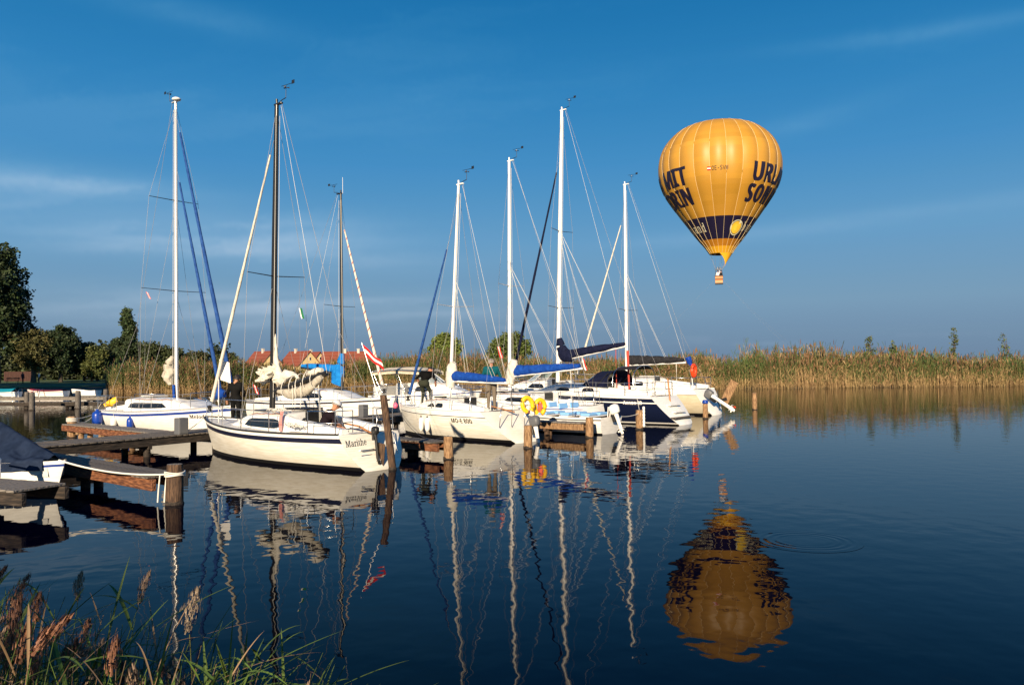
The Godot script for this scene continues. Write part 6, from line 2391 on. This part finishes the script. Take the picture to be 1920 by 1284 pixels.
func make_small_things() -> void:
	# fenders
	var ha: Hull = hulls["a"]
	for e in [["big blue fender at the stern of the leftmost white yacht", 0.10, 0.34, 0.58, 0.19, "plastic_blue"], ["small white fender on the leftmost white yacht", 0.27, 0.30, 0.40, 0.11, "plastic_white"], ["small blue fender amidships on the leftmost white yacht", 0.43, 0.28, 0.46, 0.12, "plastic_blue"]]:
		var q := on("a", ha.at(e[1], e[2] + 0.1, 1.0, e[4] + 0.06))
		fender(e[0], Vector3(q.x, e[2], q.z), e[3], e[4], e[5], e[5], on("a", ha.at(e[1], ha.sheer(e[1]) + 0.3, 1.0)))
	var hd: Hull = hulls["d"]
	for e in [["left white fender with black cap on the yacht MO-E 800", 0.53], ["right white fender with black cap on the yacht MO-E 800", 0.46]]:
		var q := on("d", hd.at(e[1], 0.4, -1.0, 0.15))
		fender(e[0], Vector3(q.x, 0.22, q.z), 0.52, 0.088, "plastic_white", "plastic_black", on("d", hd.at(e[1], hd.sheer(e[1]) + 0.55, -1.0, -0.06)))
	# yellow horseshoe buoys on the stern rail
	for e in [["left upright yellow horseshoe lifebuoy", Vector3(-3.50, 1.18, 0.42), 0.25], ["right yellow horseshoe lifebuoy with an orange light", Vector3(-3.50, 1.08, 1.02), -0.1]]:
		var o := thing("horseshoe_buoy", e[0] + " on yacht MO-E 800", "lifebuoy", on("d", e[1]), 0.0, "yellow horseshoe buoys")
		var st := st_new()
		torus_arc(st, Vector3.ZERO, Basis(Vector3.UP, 0.35) * Basis(Vector3.BACK, e[2]), 0.175, 0.24, 0.078, -PI * 0.36, PI * 1.36)
		commit(st, "float", mat("plastic_yellow"), o)
		var bt := st_new()
		box(bt, Vector3(0, -0.02, -0.06), Vector3(0.14, 0.32, 0.05), 0.02)
		commit(bt, "backing", mat("plastic_orange" if e[2] < 0 else "gelcoat_grey"), o)
	# orange ring and blue bag at the beige yacht's stern
	var ob := thing("lifebuoy", "orange lifebuoy on a white pole at the beige yacht's stern", "lifebuoy", on("i", Vector3(-4.05, 1.26, -1.0)))
	var s1 := st_new()
	torus_arc(s1, Vector3(-0.03, 0.92, 0.12), Basis(Vector3.UP, 0.9), 0.19, 0.27, 0.085, 0.0, TAU)
	commit(s1, "ring", mat("plastic_orange"), ob)
	rod(ob, "pole", "alloy_white", [Vector3(-0.06, 0.0, 0), Vector3(-0.14, 1.3, 0)], 0.022, 6)
	var bag := thing("throw_bag", "bright blue bag above the orange lifebuoy", "bag", on("i", Vector3(-4.05, 1.26, -1.0)))
	bundle(bag, "bag", "plastic_blue", [Vector3(-0.12, 1.16, 0.02), Vector3(-0.2, 1.35, 0.0), Vector3(-0.28, 1.58, 0.0)], [Vector2(0.06, 0.06), Vector2(0.13, 0.13), Vector2(0.16, 0.16)], 81, 0.1)
	var pk := thing("pink_buoy", "small pink float hanging at the bow of the yacht MO-E 800", "float", on("d", Vector3(2.95, 1.02, -0.1)))
	var sp := st_new()
	lathe(sp, [Vector2(0.0, -0.14), Vector2(0.09, -0.08), Vector2(0.10, 0.02), Vector2(0.04, 0.10), Vector2(0.0, 0.12)], 10)
	commit(sp, "float", mat("plastic_pink"), pk)
	rod(pk, "line", "rope_white", [Vector3(0, 0.11, 0), Vector3(0.06, 0.5, -0.02)], 0.006, 4)
	# a yellow dan buoy bag on the left yacht
	var yb := thing("yellow_bag", "yellow cover on the stern rail of the leftmost white yacht", "bag", on("a", Vector3(-2.95, 1.12, 0.95)))
	bundle(yb, "bag", "cover_yellow" if mats.has("cover_yellow") else "plastic_yellow", [Vector3(-0.25, 0.0, 0), Vector3(0.0, 0.12, 0), Vector3(0.25, 0.22, 0)], [Vector2(0.04, 0.08), Vector2(0.07, 0.14), Vector2(0.04, 0.10)], 83, 0.4)
	# flags
	var red := ["flag_red", "flag_white", "flag_red"]
	flag("large red and white flag flying from a staff at the cream yacht's stern", Vector3(-3.66, 3.02, -19.55), Vector3(0.44, -0.40, 0.02), Vector3(0.08, -0.27, 0.0), red, [Vector3(-3.68, 3.06, -19.55), Vector3(-3.26, 1.76, -19.40), "alloy", 0.012], 0.075)
	flag("small red and white flag drooping at the stern of the yacht with sky blue covers", on("c", Vector3(-3.95, 1.75, 0.75)), Vector3(0.14, -0.42, 0.0), Vector3(0.16, -0.10, 0.0), red, [on("c", Vector3(-3.98, 1.85, 0.75)), on("c", Vector3(-3.92, 1.0, 0.75)), "wire", 0.010], 0.03)
	flag("small red and white flag behind the mast of the yacht MO-E 800", on("d", Vector3(-1.6, 3.15, 0.9)), Vector3(0.10, -0.40, 0.0), Vector3(0.10, 0.0, 0.02), red, [on("d", Vector3(-1.6, 3.2, 0.9)), on("d", Vector3(-2.25, 1.78, 0.9)), "wire", 0.008], 0.02)
	flag("small white and red flag left of the navy sprayhood", on("h", Vector3(-0.9, 2.75, -1.2)), Vector3(0.14, -0.5, 0.0), Vector3(0.10, 0.02, 0.0), ["flag_white", "flag_red"], [on("h", Vector3(-0.9, 2.8, -1.2)), on("h", Vector3(-1.15, 1.4, -1.2)), "wire", 0.008], 0.02)
	flag("tiny red and white pennant under the left yacht's spreader", on("a", Vector3(0.0, 5.35, 1.15)), Vector3(0.12, -0.25, 0.0), Vector3(0.08, -0.04, 0.0), red, [on("a", Vector3(0.0, 5.45, 1.15)), on("a", Vector3(0.0, 1.2, 1.2)), "wire", 0.003], 0.01)
	flag("tiny green pennant under the black mast's spreader", on("b", Vector3(0.08, 4.15, 0.72)), Vector3(0.07, -0.30, 0.0), Vector3(0.09, 0.0, 0.0), ["flag_white", "flag_green", "flag_green"], [on("b", Vector3(0.1, 5.0, 0.75)), on("b", Vector3(0.3, 0.95, 0.95)), "wire", 0.003], 0.01)
	flag("white pennant beside the furled jib of the cream yacht", on("b", Vector3(3.05, 2.75, 0.05)), Vector3(0.04, -0.62, 0.0), Vector3(0.30, -0.10, 0.0), ["flag_white"], [], 0.02)
	# lines
	rope("white mooring line from the covered boat to the roped post", Vector3(-8.75, 0.72, -15.45), Vector3(-6.2, 0.55, -14.50), 0.10, 0.018)
	rope("white mooring line from the left yacht's stern to the short post", on("a", Vector3(-3.8, 0.92, 0.9)), Vector3(-16.35, 0.70, -29.7), 0.10)
	rope("second white mooring line from the left yacht's stern", on("a", Vector3(-3.7, 0.90, 1.1)), Vector3(-16.2, 0.62, -29.6), 0.22)
	rope("white staysail sheet from the pennant to the cream yacht's side deck", on("b", Vector3(3.0, 2.15, 0.0)), on("b", Vector3(1.5, 0.98, -0.9)), 0.0, 0.016)
	rope("hanging white line from the navy yacht's stern", on("h", Vector3(-3.6, 1.18, -1.2)), Vector3(5.0, 0.25, -30.72), 0.12)
	rope("white line from the open boat to the post before the navy yacht", Vector3(3.5, 0.7, -28.7), Vector3(4.85, 0.62, -30.66), 0.10)
	rope("thin line from the finger jetty post to the yacht MO-E 800", Vector3(-1.72, 0.62, -21.35), on("d", Vector3(2.5, 1.0, -0.4)), 0.5, 0.008, "rope_dark")
	rope("white bow line of the cream yacht to the walkway", on("b", Vector3(3.5, 1.0, -0.2)), Vector3(-9.9, 0.58, -24.2), 0.03)
	var coil := st_new()
	for k in 4:
		var pts := []
		for i in 15:
			var a := TAU * i / 14
			pts.append(Vector3(-6.15 + cos(a) * 0.172, 0.52 + 0.02 * k + 0.012 * sin(a * 2.0 + k), -14.58 + sin(a) * 0.172))
		tube(coil, pts, 0.012, 6)
	for e in [0.0, 0.12]:
		tube(coil, [Vector3(-6.42 + e, 0.52, -14.58), Vector3(-6.43 + e, 0.25, -14.54), Vector3(-6.44 + e, 0.04, -14.53)], 0.014, 6)
	tag(commit(coil, "rope_coil", mat("rope_white")), "white rope wound round the dark post of the front jetty", "rope")
	var c2 := st_new()
	for k in 5:
		var pts := []
		for i in 15:
			var a := TAU * i / 14
			pts.append(Vector3(-16.35 + cos(a) * 0.185, 0.60 + 0.03 * k, -29.7 + sin(a) * 0.185))
		tube(c2, pts, 0.013, 6)
	tag(commit(c2, "rope_coil", mat("rope_white")), "pale rope coiled round the short post of the orange beamed jetty", "rope")
	# lawn furniture far left
	var be := thing("park_bench", "dark park bench on the lawn far left", "bench", Vector3(-76.6, 0.83, -122.5), 0.1)
	for y in [0.45, 0.72, 0.86]:
		var st := st_new()
		box(st, Vector3(0, y, 0.0 if y < 0.5 else -0.22), Vector3(2.0, 0.05 if y < 0.5 else 0.10, 0.42 if y < 0.5 else 0.05), 0.01)
		commit(st, "slat", mat("wood_dark"), be)
	for x in [-0.8, 0.8]:
		rod(be, "leg", "plastic_black", [Vector3(x, 0.86, -0.22), Vector3(x, 0.45, -0.2), Vector3(x, 0.0, -0.24)], 0.03)
		rod(be, "leg", "plastic_black", [Vector3(x, 0.45, 0.18), Vector3(x, 0.0, 0.2)], 0.03)
	var hut := thing("garden_fence", "reddish board fence under the broad olive tree", "fence", Vector3(-94.0, 0.9, -148.0))
	for i in 19:
		var st := st_new()
		box(st, Vector3(i * 0.30, 0.9, rng.randf_range(-0.01, 0.01)), Vector3(0.285, 1.8 + rng.randf_range(-0.05, 0.05), 0.03), 0.004)
		commit(st, "board", mat("fence_red"), hut)
	# swim ladder rails on the pale far jetty
	for x in [-40.0, -38.3]:
		var st := st_new()
		for z in [0.0, 0.5]:
			tube(st, [Vector3(x + z, -0.6, -64.0), Vector3(x + z, 1.0, -63.9), Vector3(x + z + 0.05, 1.15, -64.3), Vector3(x + z + 0.05, 0.5, -64.6)], 0.025, 6)
		for y in [0.0, 0.25]:
			tube(st, [Vector3(x, y, -64.0), Vector3(x + 0.5, y, -64.0)], 0.02, 5)
		tag(commit(st, "swim_ladder", mat("steel")), ("left" if x < -39 else "right") + " steel bathing ladder on the pale far jetty", "ladder", "bathing ladders")

# ---------------------------------------------------------------- reeds by the camera
func leaf_blade(st: SurfaceTool, a: Vector3, dir: Vector3, len: float, wide: float, droop: float, col: Color) -> void:
	# a long folded leaf: two rows of quads either side of the midrib
	var d := dir.normalized()
	var across := d.cross(Vector3.UP).normalized()
	var n := 9
	var l := []
	var m := []
	var r := []
	for i in n + 1:
		var t := float(i) / n
		var p := a + d * len * t - Vector3(0, droop * t * t * len, 0)
		var w := wide * 0.5 * pow(sin(PI * lerpf(0.18, 1.0, t)), 0.8)
		l.append(p - across * w + Vector3(0, w * 0.35, 0))
		m.append(p)
		r.append(p + across * w + Vector3(0, w * 0.35, 0))
	st.set_color(col)
	sheet(st, [l, m], false, 1)
	sheet(st, [m, r], false, 2)

func plume(st: SurfaceTool, base: Vector3, dir: Vector3, len: float, fat: float, col: Color, r: RandomNumberGenerator, nodding := 0.3) -> void:
	var d := dir.normalized()
	var u := d.cross(Vector3(0.3, 0.2, 1.0)).normalized()
	for i in 170:
		var t := r.randf()
		var c := base + d * len * t + Vector3(0.5, -1.0, 0.2) * nodding * t * t * len * 0.35
		var a := r.randf() * TAU
		var out := (u * cos(a) + d.cross(u) * sin(a)) * fat * sin(PI * lerpf(0.12, 0.95, t)) * r.randf_range(0.3, 1.0)
		var e := c + out + d * len * 0.11 - Vector3(0, 0.012, 0)
		var w := d.cross(out).normalized() * 0.0021
		var q := r.randf_range(0.6, 1.5)
		st.set_color(Color(col.r * q, col.g * q, col.b * q))
		st.set_smooth_group(-1)
		tri(st, c - w, e, c + w)
		tri(st, e - w * 1.6 - d * 0.012, e + d * 0.014, e + w * 1.6 - d * 0.012)

func reed_plant(label: String, foot: Vector3, top: Vector3, leaves: Array, plume_len: float, col: Color, r: RandomNumberGenerator) -> void:
	var o := thing("reed_plant", label, "reed", foot, 0.0, "reeds on the near bank")
	var t := top - foot
	var st := st_new()
	st.set_color(Color(0.13, 0.13, 0.035))
	var pts := []
	var rr := []
	for i in 9:
		var f := i / 8.0
		pts.append(t * f + Vector3(sin(f * 2.0) * 0.02, 0, 0))
		rr.append(lerpf(0.0055, 0.0022, f))
	tube(st, pts, rr, 6)
	commit(st, "stem", mat("reed"), o)
	for l in leaves:
		var ls := st_new()
		leaf_blade(ls, t * l[0], l[1], l[2], l[3], l[4], Color(0.075, 0.135, 0.020) * r.randf_range(0.75, 1.2))
		commit(ls, "leaf", mat("reed"), o)
	if plume_len > 0.0:
		var ps := st_new()
		plume(ps, t, (t.normalized() + Vector3(0.25, 0.2, 0)).normalized(), plume_len, plume_len * 0.22, col, r)
		commit(ps, "plume", mat("reed"), o)

func make_foreground() -> void:
	var r := RandomNumberGenerator.new()
	r.seed = 91
	var tan_ := Color(0.25, 0.17, 0.115)
	var red := Color(0.17, 0.075, 0.042)
	# picked-out plants
	reed_plant("upright reed with a slim grey plume and long arching leaves", Vector3(-1.62, 0.0, -4.1), Vector3(-1.63, 1.10, -4.0), [[0.80, Vector3(0.42, 0.75, 0.0), 0.62, 0.020, 0.10], [0.74, Vector3(-0.9, 0.12, 0.1), 0.62, 0.018, 0.2], [0.62, Vector3(0.85, 0.62, 0.0), 0.95, 0.024, 0.15]], 0.26, Color(0.22, 0.17, 0.12), r)
	reed_plant("reed with a broad upright leaf right of the slim grey plume", Vector3(-1.42, 0.0, -3.95), Vector3(-1.40, 0.86, -3.9), [[0.85, Vector3(0.08, 1.0, 0.0), 0.52, 0.034, 0.02], [0.95, Vector3(0.75, 0.1, 0.1), 0.55, 0.022, 0.3]], 0.0, tan_, r)
	reed_plant("reed with forked green leaves rising from the bottom edge", Vector3(-1.02, 0.0, -3.75), Vector3(-1.0, 0.80, -3.7), [[0.80, Vector3(0.28, 1.0, 0.0), 0.46, 0.036, 0.03], [0.92, Vector3(0.35, 0.9, 0.0), 0.36, 0.018, 0.1], [0.95, Vector3(1.0, 0.06, 0.0), 0.36, 0.014, 0.1], [0.9, Vector3(0.7, 0.35, 0.0), 0.3, 0.015, 0.2]], 0.2, tan_, r)
	reed_plant("reed with one long leaf lying along the bottom edge", Vector3(-0.72, 0.0, -3.4), Vector3(-0.74, 0.82, -3.35), [[0.97, Vector3(1.0, 0.12, 0.05), 0.62, 0.040, 0.12], [0.9, Vector3(0.7, 0.75, 0.0), 0.4, 0.02, 0.1]], 0.0, tan_, r)
	reed_plant("reed with a thick green leaf standing left of the long arching leaf", Vector3(-2.02, 0.0, -3.8), Vector3(-2.0, 0.95, -3.75), [[0.72, Vector3(0.05, 1.0, 0.0), 0.42, 0.055, 0.0], [0.8, Vector3(0.9, 0.45, 0.1), 1.0, 0.030, 0.28], [0.9, Vector3(0.45, 0.9, 0.0), 0.5, 0.018, 0.1]], 0.0, tan_, r)
	reed_plant("reed with a leaning rust brown plume, tallest of the brown plumes at left", Vector3(-2.62, 0.0, -3.95), Vector3(-2.46, 1.16, -3.9), [[0.8, Vector3(-0.3, 0.6, 0.2), 0.4, 0.02, 0.2]], 0.30, red, r)
	reed_plant("reed with an upright rust brown plume among the green leaves", Vector3(-2.12, 0.0, -3.9), Vector3(-2.10, 0.98, -3.85), [[0.7, Vector3(0.6, 0.5, 0.2), 0.45, 0.022, 0.3]], 0.27, red, r)
	reed_plant("reed with a fluffy tan plume left of the leaning brown one", Vector3(-2.74, 0.0, -3.9), Vector3(-2.66, 1.06, -3.85), [[0.75, Vector3(0.3, 0.9, 0.1), 0.5, 0.026, 0.1]], 0.26, tan_, r)
	reed_plant("reed with two pale leaves pointing up right at the left edge", Vector3(-2.98, 0.0, -4.0), Vector3(-2.84, 1.30, -3.95), [[0.94, Vector3(0.75, 0.62, 0.0), 0.42, 0.020, 0.02], [0.9, Vector3(1.0, 0.15, 0.0), 0.34, 0.016, 0.05], [0.88, Vector3(-0.8, 0.6, 0.0), 0.3, 0.018, 0.1]], 0.2, tan_, r)
	reed_plant("reed with a drooping tan plume near the bottom middle", Vector3(-1.78, 0.0, -3.7), Vector3(-1.74, 0.80, -3.65), [[0.6, Vector3(0.6, 0.6, 0.1), 0.4, 0.02, 0.2]], 0.24, tan_, r)
	# the thicket round them
	var st := st_new()
	for i in 1500:
		var x := -3.6 + 2.5 * pow(r.randf(), 1.25)
		var z := r.randf_range(-4.4, -2.6)
		var cap := (1.36 - 0.32 * clampf((x * 3.75 / -z + 2.4), 0.0, 2.0)) * lerpf(1.0, 0.78, (z + 2.6) / -1.8 * 0.5) * (1.06 if z > -3.2 else 1.0)
		var h := cap * r.randf_range(0.55, 1.04)
		var p := Vector3(x, 0.0, z)
		var lean := Vector3(r.randf_range(-0.15, 0.35), 0, r.randf_range(-0.15, 0.15))
		var dry := r.randf() < 0.28
		var c := (Color(0.20, 0.13, 0.07) if dry else Color(0.070, 0.120, 0.018)) * r.randf_range(0.5, 1.3)
		st.set_color(c)
		st.set_smooth_group(1)
		tube(st, [p, p + lean * 0.5 + Vector3(0, h * 0.6, 0), p + lean + Vector3(0, h, 0)], [0.004, 0.0032, 0.0016], 4, false)
		for k in r.randi_range(1, 3):
			var f := r.randf_range(0.45, 0.98)
			var q := p + lean * f + Vector3(0, h * f, 0)
			var d := Vector3(r.randf_range(-0.7, 1.0), r.randf_range(0.1, 1.0), r.randf_range(-0.5, 0.5))
			leaf_blade(st, q, d, r.randf_range(0.2, 0.6), r.randf_range(0.005, 0.011) if dry else r.randf_range(0.008, 0.024), r.randf_range(0.05, 0.5), c * r.randf_range(0.8, 1.2))
		if r.randf() < 0.10 and x < -1.75:
			plume(st, p + lean + Vector3(0, h, 0), Vector3(r.randf_range(-0.1, 0.7), 1.0, r.randf_range(-0.2, 0.2)), r.randf_range(0.13, 0.24), 0.034, tan_ if r.randf() < 0.6 else red, r, 0.6)
	var o := commit(st, "reed_thicket", mat("reed"))
	o.set_meta("kind", "stuff")
	o.set_meta("label", "tangle of green and dry reeds in the lower left corner")
